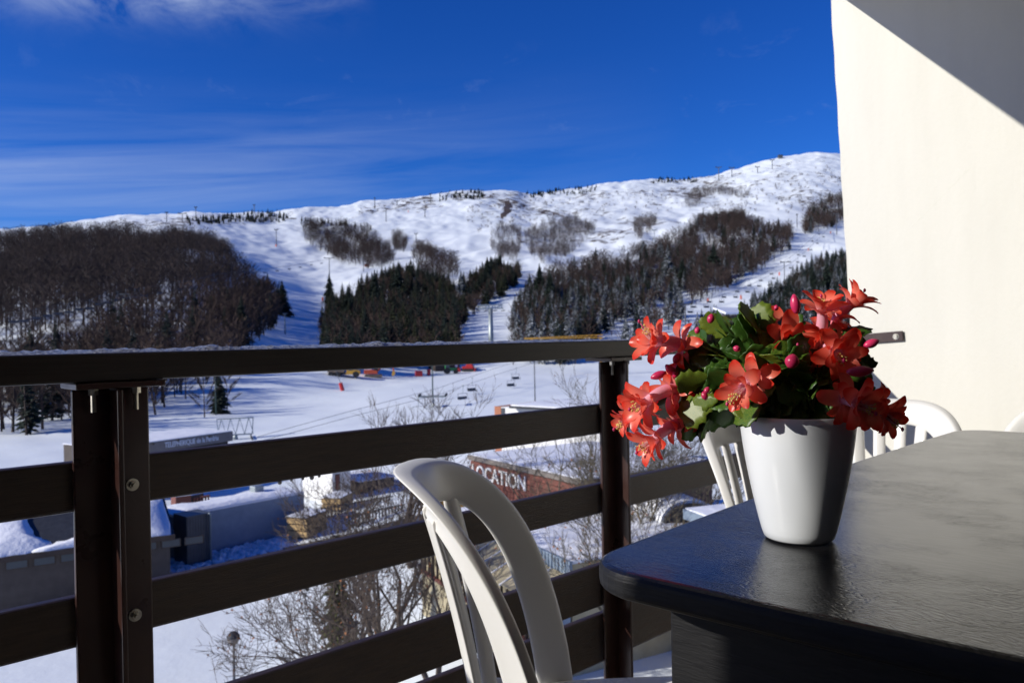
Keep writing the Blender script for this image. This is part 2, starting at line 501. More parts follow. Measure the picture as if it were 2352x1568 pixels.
# side wall, outer edge a little uneven
def side_wall():
    nz, ny = 60, 70
    vs, fs = [], []
    for i in range(nz + 1):
        z = -0.3 + 2.653 * i / nz
        edge = -0.055 + 0.0010 * math.sin(z * 9) + 0.0012 * math.sin(z * 31 + 1) + 0.044 * max(0.0, z - 1.04)
        for j in range(ny + 1):
            y = edge - (edge + 2.25) * (j / ny) ** 1.5
            vs.append((WALL_U + 0.0012 * math.sin(3.1 * y + 2.3 * z) + 0.0008 * math.sin(9 * z + 5 * y), y, z))
    w = ny + 1
    for i in range(nz):
        for j in range(ny):
            fs.append((i * w + j, (i + 1) * w + j, (i + 1) * w + j + 1, i * w + j + 1))
    b0 = len(vs)
    for i in range(nz + 1): vs.append((WALL_U + 0.2, vs[i * w][1], vs[i * w][2]))
    for i in range(nz): fs.append((i * w, b0 + i, b0 + i + 1, (i + 1) * w))
    b1 = len(vs)
    for i in (0, nz): vs.append((WALL_U + 0.2, -2.25, vs[i * w][2]))
    fs.append((b0 + nz, b0, b1, b1 + 1)) if False else None
    m_ = MB(); m_.add(vs, fs)
    m_.box(WALL_U + 0.012, WALL_U + 0.19, -2.24, -0.08, -0.29, 2.35)
    o = m_.build('balcony_side_wall', M['stucco'], smooth=False)
    o.matrix_world = MBAL
    me = o.data
    sm = [p.normal.x < -0.9 and p.index < nz * ny for p in me.polygons]
    me.polygons.foreach_set('use_smooth', sm)
    tag(o, 'tall cream stucco side wall closing the balcony on the right, sunlit below a slanting shadow', 'wall')
    # a faint trowel ridge running up the wall
    def wp(px, py):
        d = ray(px, py); n = E1
        q = (BALC + E1 * WALL_U - CAM).dot(n) / d.dot(n)
        return MBAL.inverted() @ (CAM + d * q)
    rdg = MB(); rdg.tube([wp(1992, 615), wp(2110, 505), wp(2245, 368)], [0.0008, 0.0018, 0.0008], 6); rdg.v = [(a0 + 0.0013, b0, c0) for a0, b0, c0 in rdg.v]
    rd = rdg.build('trowel_ridge', M['stucco'], o, smooth=True)
    return o
WALL = side_wall()

# ------------------------------------------------------------------ railing
RAIL = empty('balcony_railing', BALC, BRZ, 'dark brown balcony railing with broad horizontal boards on steel posts', 'railing')
HR = MB().box(-3.2, WALL_U + 0.05, 0.0, 0.105, 0.978, 1.025).build('handrail', M['rail'], RAIL, bevel=0.004)
# frost crust on the handrail
ic = MB(); vs, fs = [], []
nx = 520
for i in range(nx + 1):
    x = -3.1 + i * (3.1 + 0.62) / nx
    k = 1 - sst(np.array(x), -0.9, 0.6)
    for j in range(7):
        y = 0.010 + 0.088 * j / 6
        h = 0.0 if j in (0, 6) else (0.0022 + 0.0065 * abs(float(vnoise(np.array(x * 60.0), np.array(j * 1.3), 5))) + 0.004 * max(0, float(vnoise(np.array(x * 11.0), np.array(j * .5), 9)))) * (0.25 + 0.75 * float(k))
        vs.append((x, y + 0.004 * float(vnoise(np.array(x * 40.0), np.array(j * 3.1), 2)) * (j in (0, 6)), 1.0245 + h))
for i in range(nx):
    for j in range(6): fs.append((i * 7 + j, (i + 1) * 7 + j, (i + 1) * 7 + j + 1, i * 7 + j + 1))
ic.add(vs, fs); tag(ic.build('frost_crust', M['ice'], HR, smooth=True), 'thin glittering frost along the top of the handrail')
SLATS = [(0.763, 0.846), (0.539, 0.623), (0.279, 0.396), (0.120, 0.257)]
slat_objs = []
for k, (z0, z1) in enumerate(SLATS):
    o = MB().box(-3.2, WALL_U + 0.05, 0.0465 + 0.0008 * k, 0.072, z0, z1).build('slat', M['board'], RAIL, bevel=0.005)
    slat_objs.append(o)
# water drops hanging from the first and second slat
for (u0, zz, rr_, par) in [(-0.955, 0.763, 0.0045, 0), (-0.930, 0.763, 0.0028, 0), (-0.905, 0.763, 0.0032, 0), (-0.885, 0.763, 0.0048, 0), (-0.868, 0.763, 0.0030, 0), (-0.90, 0.539, 0.004, 1)]:
    dm = MB(); dm.lathe([(0.0002, -rr_ * 1.5), (rr_ * 0.7, -rr_ * 1.2), (rr_, -rr_ * 0.5), (rr_ * 0.9, 0), (rr_ * 0.5, rr_ * 0.4)], 10, (u0, 0.052, zz))
    dm.build('water_drop', M['ice'], slat_objs[par], smooth=True)
def post(u):
    # T section: flange behind the boards' inner side, stem pointing into the balcony
    p = MB().box(u - 0.060, u + 0.060, 0.0345, 0.0445, -0.21, 0.965).build('post', M['steel'], RAIL, bevel=0.003)
    MB().box(u - 0.0045, u + 0.0045, -0.012, 0.034, -0.21, 0.9645).build('post_stem', M['steel'], p, bevel=0.002)
    MB().box(u - 0.064, u + 0.075, -0.006, 0.09, 0.9665, 0.977).build('top_plate', M['steel'], p, bevel=0.002)
    for du in (-0.033, 0.033):
        b_ = MB(); b_.tube([(u + du, 0.016, 0.928), (u + du, 0.016, 0.9655)], 0.0042, 8); b_.tube([(u + du, 0.016, 0.956), (u + du, 0.016, 0.966)], 0.0078, 6)
        b_.build('screw', M['zinc'], p, smooth=False)
    for z0, z1 in SLATS:
        for du in (0.030,):
            zc_ = (z0 + z1) / 2 - 0.006
            b_ = MB(); b_.tube([(u + du, 0.0342, zc_), (u + du, 0.0318, zc_)], 0.0105, 18); b_.tube([(u + du, 0.0317, zc_), (u + du, 0.026, zc_)], 0.0068, 6); b_.tube([(u + du, 0.0259, zc_), (u + du, 0.0205, zc_)], 0.0036, 10)
            b_.build('bolt', M['zinc'], p)
    return p
post(-1.264); post(0.062)
# fixing plate on the side wall
pl = MB(); q = []
dz0 = 0.986
pl.box(WALL_U - 0.0095, WALL_U - 0.0035, -0.255, 0.03, -0.0185, 0.0185, Matrix.Translation((0, 0, 1.000)) @ Matrix.Rotation(R(-4.0), 4, 'X'))
plate = pl.build('wall_plate', M['steel'], RAIL, bevel=0.001)
b_ = MB(); zb = 1.000 + 0.232 * math.tan(R(4.0)) - 0.001
b_.tube([(WALL_U - 0.0096, -0.230, zb), (WALL_U - 0.0115, -0.230, zb)], 0.011, 18); b_.tube([(WALL_U - 0.0116, -0.230, zb), (WALL_U - 0.0185, -0.230, zb)], 0.007, 6)
b_.build('bolt', M['zinc'], plate)
# ------------------------------------------------------------------ woods on the slopes
M['bark'] = pmat('beech_bark', (0.062, 0.039, 0.030), 0.9, (0.028, 0.0175, 0.014), 0.6, 3)
M['bark2'] = pmat('brown_twigs', (0.092, 0.056, 0.038), 0.9, (0.042, 0.025, 0.018), 0.6, 3)
M['bark3'] = pmat('grey_frosted_twigs', (0.30, 0.28, 0.28), 0.9, (0.13, 0.115, 0.11), 0.5, 3)
for k_ in ('bark', 'bark2', 'bark3'):
    t = M[k_].node_tree; b = t.nodes['Principled BSDF']
    src = b.inputs['Base Color'].links[0].from_socket
    oi = nd(t, 'ShaderNodeObjectInfo'); mm = nd(t, 'ShaderNodeMapRange'); mm.inputs['To Min'].default_value = 0.55; mm.inputs['To Max'].default_value = 1.35
    t.links.new(oi.outputs['Random'], mm.inputs['Value'])
    vv_ = nd(t, 'ShaderNodeVectorMath', operation='SCALE'); t.links.new(src, vv_.inputs[0]); t.links.new(mm.outputs[0], vv_.inputs['Scale']); t.links.new(vv_.outputs[0], b.inputs['Base Color'])
M['needle'] = pmat('dark_needles', (0.026, 0.045, 0.026), 0.75, (0.010, 0.018, 0.012), 0.7, 4)
M['needle2'] = pmat('olive_needles', (0.055, 0.062, 0.022), 0.75, (0.020, 0.026, 0.010), 0.7, 4)
M['pinebark'] = pmat('conifer_bark', (0.085, 0.062, 0.048), 0.9, (0.05, 0.036, 0.028), 2)
def frosted(name, base):
    m, t, b, out = new_mat(name)
    b.inputs['Roughness'].default_value = 0.7
    g = nd(t, 'ShaderNodeNewGeometry')
    sp = nd(t, 'ShaderNodeSeparateXYZ'); t.links.new(g.outputs['True Normal'], sp.inputs[0])
    ab = nd(t, 'ShaderNodeMath', operation='ABSOLUTE'); t.links.new(sp.outputs[2], ab.inputs[0])
    n = nd(t, 'ShaderNodeTexNoise'); n.inputs['Scale'].default_value = 1.1; n.inputs['Detail'].default_value = 4
    t.links.new(g.outputs['Position'], n.inputs['Vector'])
    mu = nd(t, 'ShaderNodeMath', operation='MULTIPLY'); t.links.new(ab.outputs[0], mu.inputs[0]); t.links.new(n.outputs['Fac'], mu.inputs[1])
    mr_ = nd(t, 'ShaderNodeMapRange'); mr_.inputs['From Min'].default_value = 0.36; mr_.inputs['From Max'].default_value = 0.52
    t.links.new(mu.outputs[0], mr_.inputs['Value'])
    mx_ = nd(t, 'ShaderNodeMix', data_type='RGBA'); mx_.inputs['A'].default_value = (*base, 1); mx_.inputs['B'].default_value = (0.62, 0.65, 0.70, 1)
    t.links.new(mr_.outputs[0], mx_.inputs['Factor']); t.links.new(mx_.outputs['Result'], b.inputs['Base Color'])
    return m
M['needle_snow'] = frosted('snow_dusted_needles', (0.024, 0.036, 0.026))

def sliver(mb, p, q, w, rg):
    t = (q - p).normalized()
    a = t.cross(Vector((rg.uniform(-1, 1), rg.uniform(-1, 1), rg.uniform(-1, 1)))).normalized() * w / 2
    mb.add([p - a, p + a, q], [(0, 1, 2)])

def bare_tree_mesh(seed, h=13.0, spread=3.6, mats=None, twigs=230, wide=0.075, trunkfrac=0.16):
    rg = random.Random(seed)
    mb = MB()
    lean = Vector((rg.uniform(-.5, .5), rg.uniform(-.5, .5), 0))
    top = Vector((lean.x, lean.y, h * 0.82))
    mb.tube([(0, 0, -0.6), tuple(top * 0.4), tuple(top * 0.75), tuple(top)], [0.20, 0.15, 0.09, 0.03], 4, caps=False)
    mb.cm = 1
    limbs = []
    for i in range(11):
        f = trunkfrac + (0.97 - trunkfrac) * i / 10
        p = top * f
        a = i * 2.4 + rg.uniform(-.4, .4)
        rad = spread * math.sin(math.pi * (0.22 + 0.66 * (f - trunkfrac) / (1 - trunkfrac))) * rg.uniform(.75, 1.1)
        q = p + Vector((math.cos(a) * rad, math.sin(a) * rad, rad * rg.uniform(.55, 1.15)))
        mb.tube([tuple(p), tuple((p + q) / 2 + Vector((0, 0, -.1 * rad))), tuple(q)], [0.07, 0.045, 0.015], 3, caps=False)
        limbs.append((p, q))
    for i in range(twigs):
        p, q = rg.choice(limbs)
        f = rg.uniform(.25, 1)
        s = p.lerp(q, f)
        d = (q - p).normalized() + Vector((rg.gauss(0, .55), rg.gauss(0, .55), rg.gauss(.35, .45)))
        e = s + d.normalized() * rg.uniform(.7, 2.0)
        sliver(mb, s, e, wide * rg.uniform(.7, 1.5), rg)
    return mb.mesh('bare_tree', mats or [M['bark'], M['bark']])

def conifer_mesh(seed, h=13.0, rad=2.6, mats=None, whorls=26, per=9, droop=.35, bare=.08, cards=3):
    rg = random.Random(seed)
    mb = MB()
    mb.tube([(0, 0, -0.6), (0, 0, h * .6), (0, 0, h * .99)], [0.22, 0.12, 0.02], 5, caps=False)
    mb.cm = 1
    for i in range(whorls):
        f = bare + (1 - bare) * (i / (whorls - 1)) ** 0.92
        z = h * f
        L0 = rad * (1 - f ** 1.7) ** 1.05 * (0.82 + .36 * rg.random()) * (1.0 if f > bare + .05 else .7) + 0.10
        for k in range(per):
            if rg.random() < .13: continue
            L = L0 * rg.uniform(.5, 1.22)
            a = 2 * math.pi * (k + rg.uniform(-.35, .35)) / per + i * 0.7
            d = Vector((math.cos(a), math.sin(a), 0)); sd = Vector((-d.y, d.x, 0))
            zz = z + rg.uniform(-.25, .25)
            tip = d * L + Vector((0, 0, zz - droop * L * rg.uniform(.6, 1.2)))
            mid = d * L * .5 + Vector((0, 0, zz - droop * L * .28))
            w = 0.20 * L + 0.10
            mb.add([Vector((0, 0, zz)), mid + sd * w, tip, mid - sd * w, mid + Vector((0, 0, -w * .9))], [(0, 1, 2), (0, 2, 3), (0, 4, 2)])
            for c in range(cards):
                g = rg.uniform(.3, .95)
                b0 = Vector((0, 0, zz)).lerp(tip, g)
                e = b0 + d * rg.uniform(.05, .3) * L + sd * rg.uniform(-1, 1) * .34 * L + Vector((0, 0, -rg.uniform(.05, .35) - .1 * L))
                sliver(mb, b0, e, .10 + .14 * L * .5, rg)
    return mb.mesh('conifer', mats or [M['pinebark'], M['needle']])

def hidden_obj(me):
    return bpy.data.objects.new(me.name + '_form', me)
BEECH = [hidden_obj(bare_tree_mesh(100 + i, 12.5, 3.6, [M['bark'], M['bark']])) for i in range(4)]
BROWN = [hidden_obj(bare_tree_mesh(120 + i, 11.0, 3.8, [M['bark'], M['bark2']], 260, .08)) for i in range(4)]
GREYB = [hidden_obj(bare_tree_mesh(140 + i, 8.0, 3.4, [M['bark'], M['bark3']], 170, .06, .15)) for i in range(3)]
SHRUB = [hidden_obj(bare_tree_mesh(160 + i, 3.2, 1.8, [M['bark'], M['bark2']], 110, .05, .1)) for i in range(3)]
CONI_ME = [conifer_mesh(200 + i, 13.5, 2.7) for i in range(3)]
CONO_ME = [conifer_mesh(210 + i, 13.5, 3.0, [M['pinebark'], M['needle2']]) for i in range(2)]
CONS_ME = [conifer_mesh(220 + i, 13.0, 2.6, [M['pinebark'], M['needle_snow']]) for i in range(3)]
CONI = [hidden_obj(m_) for m_ in CONI_ME]
CONO = [hidden_obj(m_) for m_ in CONO_ME]
CONS = [hidden_obj(m_) for m_ in CONS_ME]

def wood(name, label, cat, pts, rots, scl, var, forms):
    """a wood that reads as one mass: its trees stand on points of one object"""
    me = bpy.data.meshes.new(name)
    me.from_pydata([tuple(p) for p in pts], [], [])
    for nm, ty, arr in (('rot', 'FLOAT_VECTOR', rots), ('scl', 'FLOAT_VECTOR', scl)):
        a_ = me.attributes.new(nm, ty, 'POINT'); a_.data.foreach_set('vector', np.asarray(arr, np.float32).ravel())
    a_ = me.attributes.new('vi', 'INT', 'POINT'); a_.data.foreach_set('value', np.asarray(var, np.int32))
    o = link(name, me)
    ng = bpy.data.node_groups.new(name, 'GeometryNodeTree')
    ng.interface.new_socket('Geometry', in_out='INPUT', socket_type='NodeSocketGeometry')
    ng.interface.new_socket('Geometry', in_out='OUTPUT', socket_type='NodeSocketGeometry')
    gi = ng.nodes.new('NodeGroupInput'); go = ng.nodes.new('NodeGroupOutput')
    g2i = ng.nodes.new('GeometryNodeGeometryToInstance')
    for f_ in reversed(forms):
        oi = ng.nodes.new('GeometryNodeObjectInfo'); oi.inputs['Object'].default_value = f_
        ng.links.new(oi.outputs['Geometry'], g2i.inputs[0])
    iop = ng.nodes.new('GeometryNodeInstanceOnPoints')
    iop.inputs['Pick Instance'].default_value = True
    ng.links.new(gi.outputs[0], iop.inputs['Points'])
    ng.links.new(g2i.outputs[0], iop.inputs['Instance'])
    for nm, sock, dt in (('rot', 'Rotation', 'FLOAT_VECTOR'), ('scl', 'Scale', 'FLOAT_VECTOR'), ('vi', 'Instance Index', 'INT')):
        na_ = ng.nodes.new('GeometryNodeInputNamedAttribute'); na_.data_type = dt; na_.inputs['Name'].default_value = nm
        ng.links.new(na_.outputs[0], iop.inputs[sock])
    ng.links.new(iop.outputs[0], go.inputs[0])
    md = o.modifiers.new('trees', 'NODES'); md.node_group = ng
    return tag(o, label, cat, kind='stuff')

def scatter(polys, spacing, hgt, dmin, dmax, xr, holes=(), jit=1.0, keep=None):
    """ground points whose tree crowns fall inside the outlines"""
    s0, s1 = (xr[0] - CX) / F, (xr[1] - CX) / F
    area = (s1 - s0) * (dmax ** 2 - dmin ** 2) / 2
    n = int(area / spacing ** 2)
    d = np.sqrt(nrg.uniform(dmin ** 2, dmax ** 2, n)); s = nrg.uniform(s0, s1, n)
    x, y = s * d, d
    z = ground(x, y)
    P = np.stack([x, y, z], -1)
    C = P.copy(); C[:, 2] += hgt * 0.55
    px, py, _ = projn(C)
    ok = np.zeros(n, bool)
    for pl_ in polys: ok |= inpoly(px, py, pl_)
    for pl_ in holes: ok &= ~inpoly(px, py, pl_)
    if keep is not None: ok &= nrg.uniform(size=n) < keep(px, py)
    return P[ok]
def grow(name, label, polys, spacing, hgt, dmin, dmax, xr, forms, smin=.75, smax=1.2, holes=(), weights=None, keep=None):
    P = scatter(polys, spacing, hgt, dmin, dmax, xr, holes, keep=keep)
    n = len(P)
    rot = np.stack([nrg.normal(0, .03, n), nrg.normal(0, .03, n), nrg.uniform(0, 6.28, n)], -1)
    s_ = nrg.uniform(smin, smax, n); scl = np.stack([s_ * nrg.uniform(.9, 1.1, n), s_ * nrg.uniform(.9, 1.1, n), s_], -1)
    var = nrg.choice(len(forms), n, p=weights)
    return wood(name, label, 'wood', P, rot, scl, var, forms)

grow('beech_wood', 'wide dark leafless beech wood covering the hillside at far left',
     [[(-150, 545), (0, 537), (60, 530), (150, 522), (290, 518), (330, 528), (400, 520), (470, 535), (520, 560), (550, 590), (585, 612), (590, 640), (560, 632), (480, 645), (380, 668), (290, 688), (200, 706), (100, 734), (0, 768), (-150, 815)]],
     4.2, 12.5, 160, 1080, (-150, 620), BEECH, .6, 1.2, keep=lambda px, py: .55 + .45 * sst(fbm(px / 30, py / 14, 3, 15), -.75, .1))
grow('brown_wood', 'lighter brown leafless wood below the chairlift line at left',
     [[(-150, 870), (0, 815), (110, 780), (150, 752), (210, 728), (330, 700), (430, 671), (520, 655), (610, 650), (640, 668), (640, 712), (600, 735), (560, 765), (520, 792), (490, 830), (330, 875), (160, 930), (0, 960), (-150, 990)]],
     3.7, 11, 100, 620, (-150, 660), BROWN + CONI[:1], .7, 1.1, weights=[.24, .24, .24, .24, .04])
grow('upper_beech_wood', 'dark beech wood between the two pistes, upper centre left',
     [[(693, 512), (760, 508), (850, 530), (895, 560), (905, 585), (880, 600), (830, 600), (780, 590), (740, 565), (700, 545)],
      [(700, 503), (790, 508), (855, 520), (850, 530), (770, 520), (700, 512)],
      [(898, 540), (915, 528), (935, 545), (930, 565), (905, 560)],
      [(946, 580), (955, 555), (985, 560), (1050, 592), (1056, 612), (1030, 632), (970, 625)]],
     3.8, 11, 300, 1300, (680, 1070), BEECH, .5, 1.05, keep=lambda px, py: .6 + .4 * sst(fbm(px / 18, py / 12, 2, 9), -.5, .3))
grow('central_wood', 'mixed dark wood of conifers and beeches in the centre of the slope',
     [[(738, 790), (736, 720), (760, 690), (800, 668), (850, 640), (900, 620), (950, 610), (1010, 635), (1052, 650), (1100, 620), (1140, 595), (1190, 605), (1196, 622), (1150, 660), (1095, 690), (1060, 720), (1050, 745), (1065, 790)]],
     4.2, 12, 190, 950, (720, 1210), CONI + CONO + BROWN, .6, 1.0, weights=[.1, .1, .1, .12, .1, .12, .12, .12, .12])
grow('grey_thicket', 'grey leafless thicket scattered over the snowy face, upper right',
     [[(1125, 560), (1130, 525), (1170, 515), (1200, 530), (1190, 600), (1150, 590)],
      [(1200, 540), (1230, 515), (1330, 495), (1368, 520), (1340, 555), (1300, 580), (1235, 600), (1215, 570)],
      [(1560, 470), (1600, 430), (1660, 428), (1730, 445), (1720, 452), (1640, 440), (1600, 470)],
      [(1455, 510), (1490, 490), (1510, 500), (1490, 530), (1460, 545)]],
     4.6, 7, 300, 1420, (1100, 1760), GREYB + BEECH[:2], .55, 1.0, keep=lambda px, py: .8)
grow('right_beech_wood', 'dark brown beech wood above the right hand piste',
     [[(1230, 640), (1300, 605), (1420, 582), (1500, 560), (1560, 520), (1640, 492), (1700, 488), (1755, 508), (1740, 520), (1690, 548), (1660, 580), (1640, 600), (1590, 620), (1540, 620), (1450, 640), (1350, 660), (1250, 690)],
      [(1640, 590), (1690, 555), (1760, 520), (1815, 520), (1828, 545), (1760, 595), (1690, 630), (1640, 655), (1590, 672), (1575, 650)],
      [(1838, 510), (1860, 475), (1900, 452), (1960, 440), (1960, 490), (1890, 515), (1850, 525)]],
     3.9, 12, 230, 1420, (1200, 1980), BEECH + BROWN[:2] + CONI[:1] + CONS[:1], .55, 1.25, weights=[.2, .2, .16, .16, .1, .1, .04, .04], keep=lambda px, py: .55 + .45 * sst(fbm(px / 22, py / 14, 2, 5), -.5, .3))
grow('frosted_conifer_wood', 'snow dusted conifers mixed with leafless trees on the lower right slope',
     [[(1168, 790), (1175, 720), (1215, 640), (1300, 650), (1450, 630), (1560, 615), (1590, 625), (1560, 660), (1480, 690), (1420, 715), (1360, 745), (1320, 790)],
      [(1410, 760), (1480, 715), (1560, 690), (1580, 700), (1520, 730), (1440, 770)]],
     4.7, 11, 185, 900, (1150, 1600), CONS + CONI[:2] + BROWN[:2], .6, 1.05, weights=[.12, .12, .12, .10, .06, .24, .24])
grow('dark_conifer_wood', 'dense dark conifers right of the chairlift piste, behind the flowers',
     [[(1722, 700), (1790, 660), (1830, 625), (1870, 600), (1960, 570), (1960, 740), (1850, 770), (1750, 745)],
      [(1580, 790), (1590, 745), (1650, 725), (1720, 730), (1760, 790)]],
     4.6, 10, 185, 900, (1570, 1990), CONS[:2] + CONI + BROWN[:1], .55, .95, weights=[.2, .18, .14, .12, .12, .24])
grow('ridge_conifers', 'thin line of small dark conifers along the ridge',
     [[(560, 486), (650, 484), (665, 500), (640, 508), (560, 506)], [(690, 500), (850, 512), (852, 524), (690, 512)], [(420, 498), (560, 490), (560, 506), (430, 512)],
      [(1010, 442), (1110, 436), (1110, 452), (1010, 458)], [(1205, 440), (1370, 426), (1370, 440), (1205, 452)], [(1500, 408), (1600, 408), (1600, 416), (1500, 418)]],
     6.2, 6, 700, 1420, (400, 1620), CONI, .35, .6, keep=lambda px, py: .55)
grow('hill_scrub', 'low brown scrub dotted over the snowy shoulder at upper right',
     [[(1580, 500), (1640, 430), (1760, 430), (1850, 385), (1960, 380), (1960, 440), (1840, 490), (1740, 490)], [(1060, 470), (1300, 455), (1560, 430), (1560, 490), (1400, 480), (1200, 545), (1080, 530)],
      [(820, 470), (980, 462), (980, 475), (830, 500)], [(150, 512), (420, 498), (420, 512), (200, 520)], [(1380, 770), (1480, 740), (1470, 790), (1380, 790)]],
     13.0, 2, 200, 1420, (100, 1980), SHRUB, .5, 1.3, keep=lambda px, py: .5)

# single conifers and trees that stand apart
def lone(px, top, base, me, label, name='conifer_tree', cat='tree', crown='crown', group=None):
    p = gp(px, base)
    H = (base - top) / F * p.y
    o = empty(name, p - Vector((0, 0, .1)), rng.uniform(0, 6), label, cat, group)
    k = H / 13.5
    v = np.array([q.co for q in me.vertices]); 
    faces = [[], []]
    for f_ in me.polygons: faces[min(f_.material_index, 1)].append(tuple(f_.vertices))
    for nm, fi, mi in (('trunk', 0, 0), (crown, 1, 1)):
        key = me.name + nm
        m2 = bpy.data.meshes.get(key)
        if m2 is None:
            m2 = bpy.data.meshes.new(key); m2.from_pydata(v.tolist(), [], faces[fi]); m2.materials.append(me.materials[mi]); m2.update()
        c = link(nm, m2, o); c.scale = (k, k, k)
    return o
HI = [conifer_mesh(300 + i, 13.5, 3.1 if i else 3.6, None, 40, 11, .38, .05, 6) for i in range(3)]
HS = [conifer_mesh(310 + i, 13.5, 2.9, [M['pinebark'], M['needle_snow']], 36, 10, .38, .05, 5) for i in range(2)]
for a_ in [(649, 643, 725, HI[0], 'tall dark conifer at the left edge of the piste, lone at the wood corner'),
           (757, 628, 700, HI[1], 'dark conifer right of the left piste, tip touching a lift tower'),
           (556, 680, 795, HI[1], 'tall dark conifer in the brown wood nearest the piste'),
           (322, 712, 765, HI[2], 'small dark conifer alone in the brown wood, far left'),
           (440, 716, 772, HI[0], 'small dark conifer in the brown wood between two taller ones'),
           (492, 770, 815, HI[2], 'small conifer just above the handrail at the brown wood foot'),
           (800, 655, 745, HI[2], 'broad conifer at the upper left of the central wood'),
           (862, 620, 720, HI[1], 'conifer rising from the top of the central wood, left of centre'),
           (915, 605, 690, HI[0], 'conifer rising from the top of the central wood, second'),
           (1120, 590, 660, HI[1], 'pointed dark conifer on the right shoulder of the central wood'),
           (1060, 622, 700, HS[0], 'snow dusted conifer in the notch of the central wood'),
           (1240, 605, 690, HI[2], 'dark conifer at the left edge of the right wood'),
           (1265, 622, 720, HI[0], 'tall conifer next to the left edge of the right wood'),
           (1312, 650, 735, HS[1], 'snow dusted conifer low in the right wood, left'),
           (1350, 668, 745, HS[0], 'snow dusted conifer low in the right wood, middle'),
           (1445, 630, 705, HI[1], 'dark conifer beside the small snow clearing'),
           (1386, 672, 740, HS[1], 'snow dusted conifer left of the narrow snow strip'),
           (1535, 560, 655, HS[0], 'tall frosted conifer in the middle of the right wood'),
           (1640, 555, 640, HI[2], 'dark conifer rising above the right beech wood'),
           (1568, 590, 665, HI[0], 'dark conifer between frosted ones in the right wood'),
           (1600, 742, 800, HI[1], 'dark spruce just above the handrail, left of the plant'),
           (1655, 722, 800, HI[2], 'dark spruce behind the plant, left of the snowy roof'),
           (1868, 612, 690, HI[0], 'dark pine right of the chairlift'),
           (1900, 598, 690, HI[1], 'dark pine behind the upper flowers, close to the wall'),
           (505, 852, 950, HI[2], 'dark conifer in the tree group beyond the ski station')]:
    lone(*a_)
BT = [bare_tree_mesh(400 + i, 13.5, 5.2, [M['bark'], M['bark']], 1100, .085, .10) for i in range(2)]
lone(470, 852, 958, BT[0], 'leafless tree at the left of the group beyond the ski station', 'leafless_tree')
lone(522, 856, 944, BT[1], 'leafless tree at the right of the group beyond the ski station', 'leafless_tree')
# ------------------------------------------------------------------ village below the balcony
M['wood_red'] = pmat('red_brown_boards', (0.20, 0.062, 0.042), 0.7, (0.12, 0.038, 0.028), 3, vscale=(1, 1, 8))
M['fascia'] = pmat('grey_brown_fascia', (0.21, 0.185, 0.165), 0.8, (0.16, 0.14, 0.125), 1.5)
M['letters'] = pmat('white_letters', (0.86, 0.86, 0.85), 0.5, (0.80, 0.80, 0.80), 3)
M['letters2'] = pmat('worn_grey_letters', (0.78, 0.80, 0.83), 0.5, (0.58, 0.60, 0.63), 5)
M['bluegrey'] = pmat('blue_grey_sheet', (0.23, 0.29, 0.36), 0.5, (0.18, 0.23, 0.29), 2)
M['darksheet'] = pmat('dark_grey_sheet', (0.085, 0.095, 0.11), 0.45, (0.06, 0.068, 0.08), 2)
M['beige'] = pmat('yellowed_panels', (0.46, 0.40, 0.26), 0.6, (0.32, 0.27, 0.16), 1.3, 5)
M['slate'] = pmat('dark_roof', (0.030, 0.034, 0.042), 0.7, (0.016, 0.018, 0.024), 3, bump=0.4, bscale=5, bdist=.05)
M['housewall'] = pmat('grey_brown_wall', (0.085, 0.070, 0.060), 0.85, (0.060, 0.048, 0.041), 2)
M['whitewall'] = pmat('white_render', (0.74, 0.73, 0.70), 0.85, (0.66, 0.65, 0.62), 2)
M['orangewall'] = pmat('terracotta_wall', (0.42, 0.17, 0.09), 0.85, (0.34, 0.13, 0.07), 2)
M['darkwood'] = pmat('dark_wood', (0.065, 0.045, 0.034), 0.8, (0.04, 0.028, 0.022), 3)
M['glass'] = pmat('window_glass', (0.06, 0.075, 0.09), 0.3, (0.04, 0.05, 0.06), 1, spec=.4)
M['pine'] = pmat('fresh_timber', (0.56, 0.38, 0.17), 0.7, (0.44, 0.29, 0.12), 2, vscale=(1, 1, 5))
M['road'] = pmat('wet_road', (0.115, 0.105, 0.10), 0.45, (0.075, 0.068, 0.064), .6, 5)
M['galv'] = pmat('galvanised_steel', (0.36, 0.40, 0.40), 0.45, (0.26, 0.30, 0.30), 2, metal=.5)
M['darkgreen'] = pmat('dark_green_steel', (0.035, 0.075, 0.065), 0.5, (0.025, 0.05, 0.045), 2)
M['black'] = pmat('black_rubber', (0.018, 0.018, 0.019), 0.7, (0.012, 0.012, 0.012), 3)
M['orange'] = pmat('orange_red_paint', (0.75, 0.115, 0.035), 0.4, (0.6, 0.09, 0.03), 2)
M['yellow'] = pmat('yellow_paint', (0.70, 0.38, 0.045), 0.4, (0.5, 0.27, 0.03), 2)
M['red'] = pmat('red_paint', (0.58, 0.03, 0.03), 0.5, (0.45, 0.022, 0.022), 2)
M['green'] = pmat('green_paint', (0.04, 0.30, 0.07), 0.45, (0.03, 0.2, 0.05), 2)
M['mud'] = pmat('muddy_steel', (0.22, 0.16, 0.11), 0.8, (0.13, 0.095, 0.07), 1.5)
M['dryleaf'] = pmat('dry_orange_leaf', (0.34, 0.135, 0.04), 0.8, (0.20, 0.07, 0.025), 3)
M['cable'] = pmat('steel_cable', (0.10, 0.105, 0.115), 0.6, (0.08, 0.085, 0.09), 2)

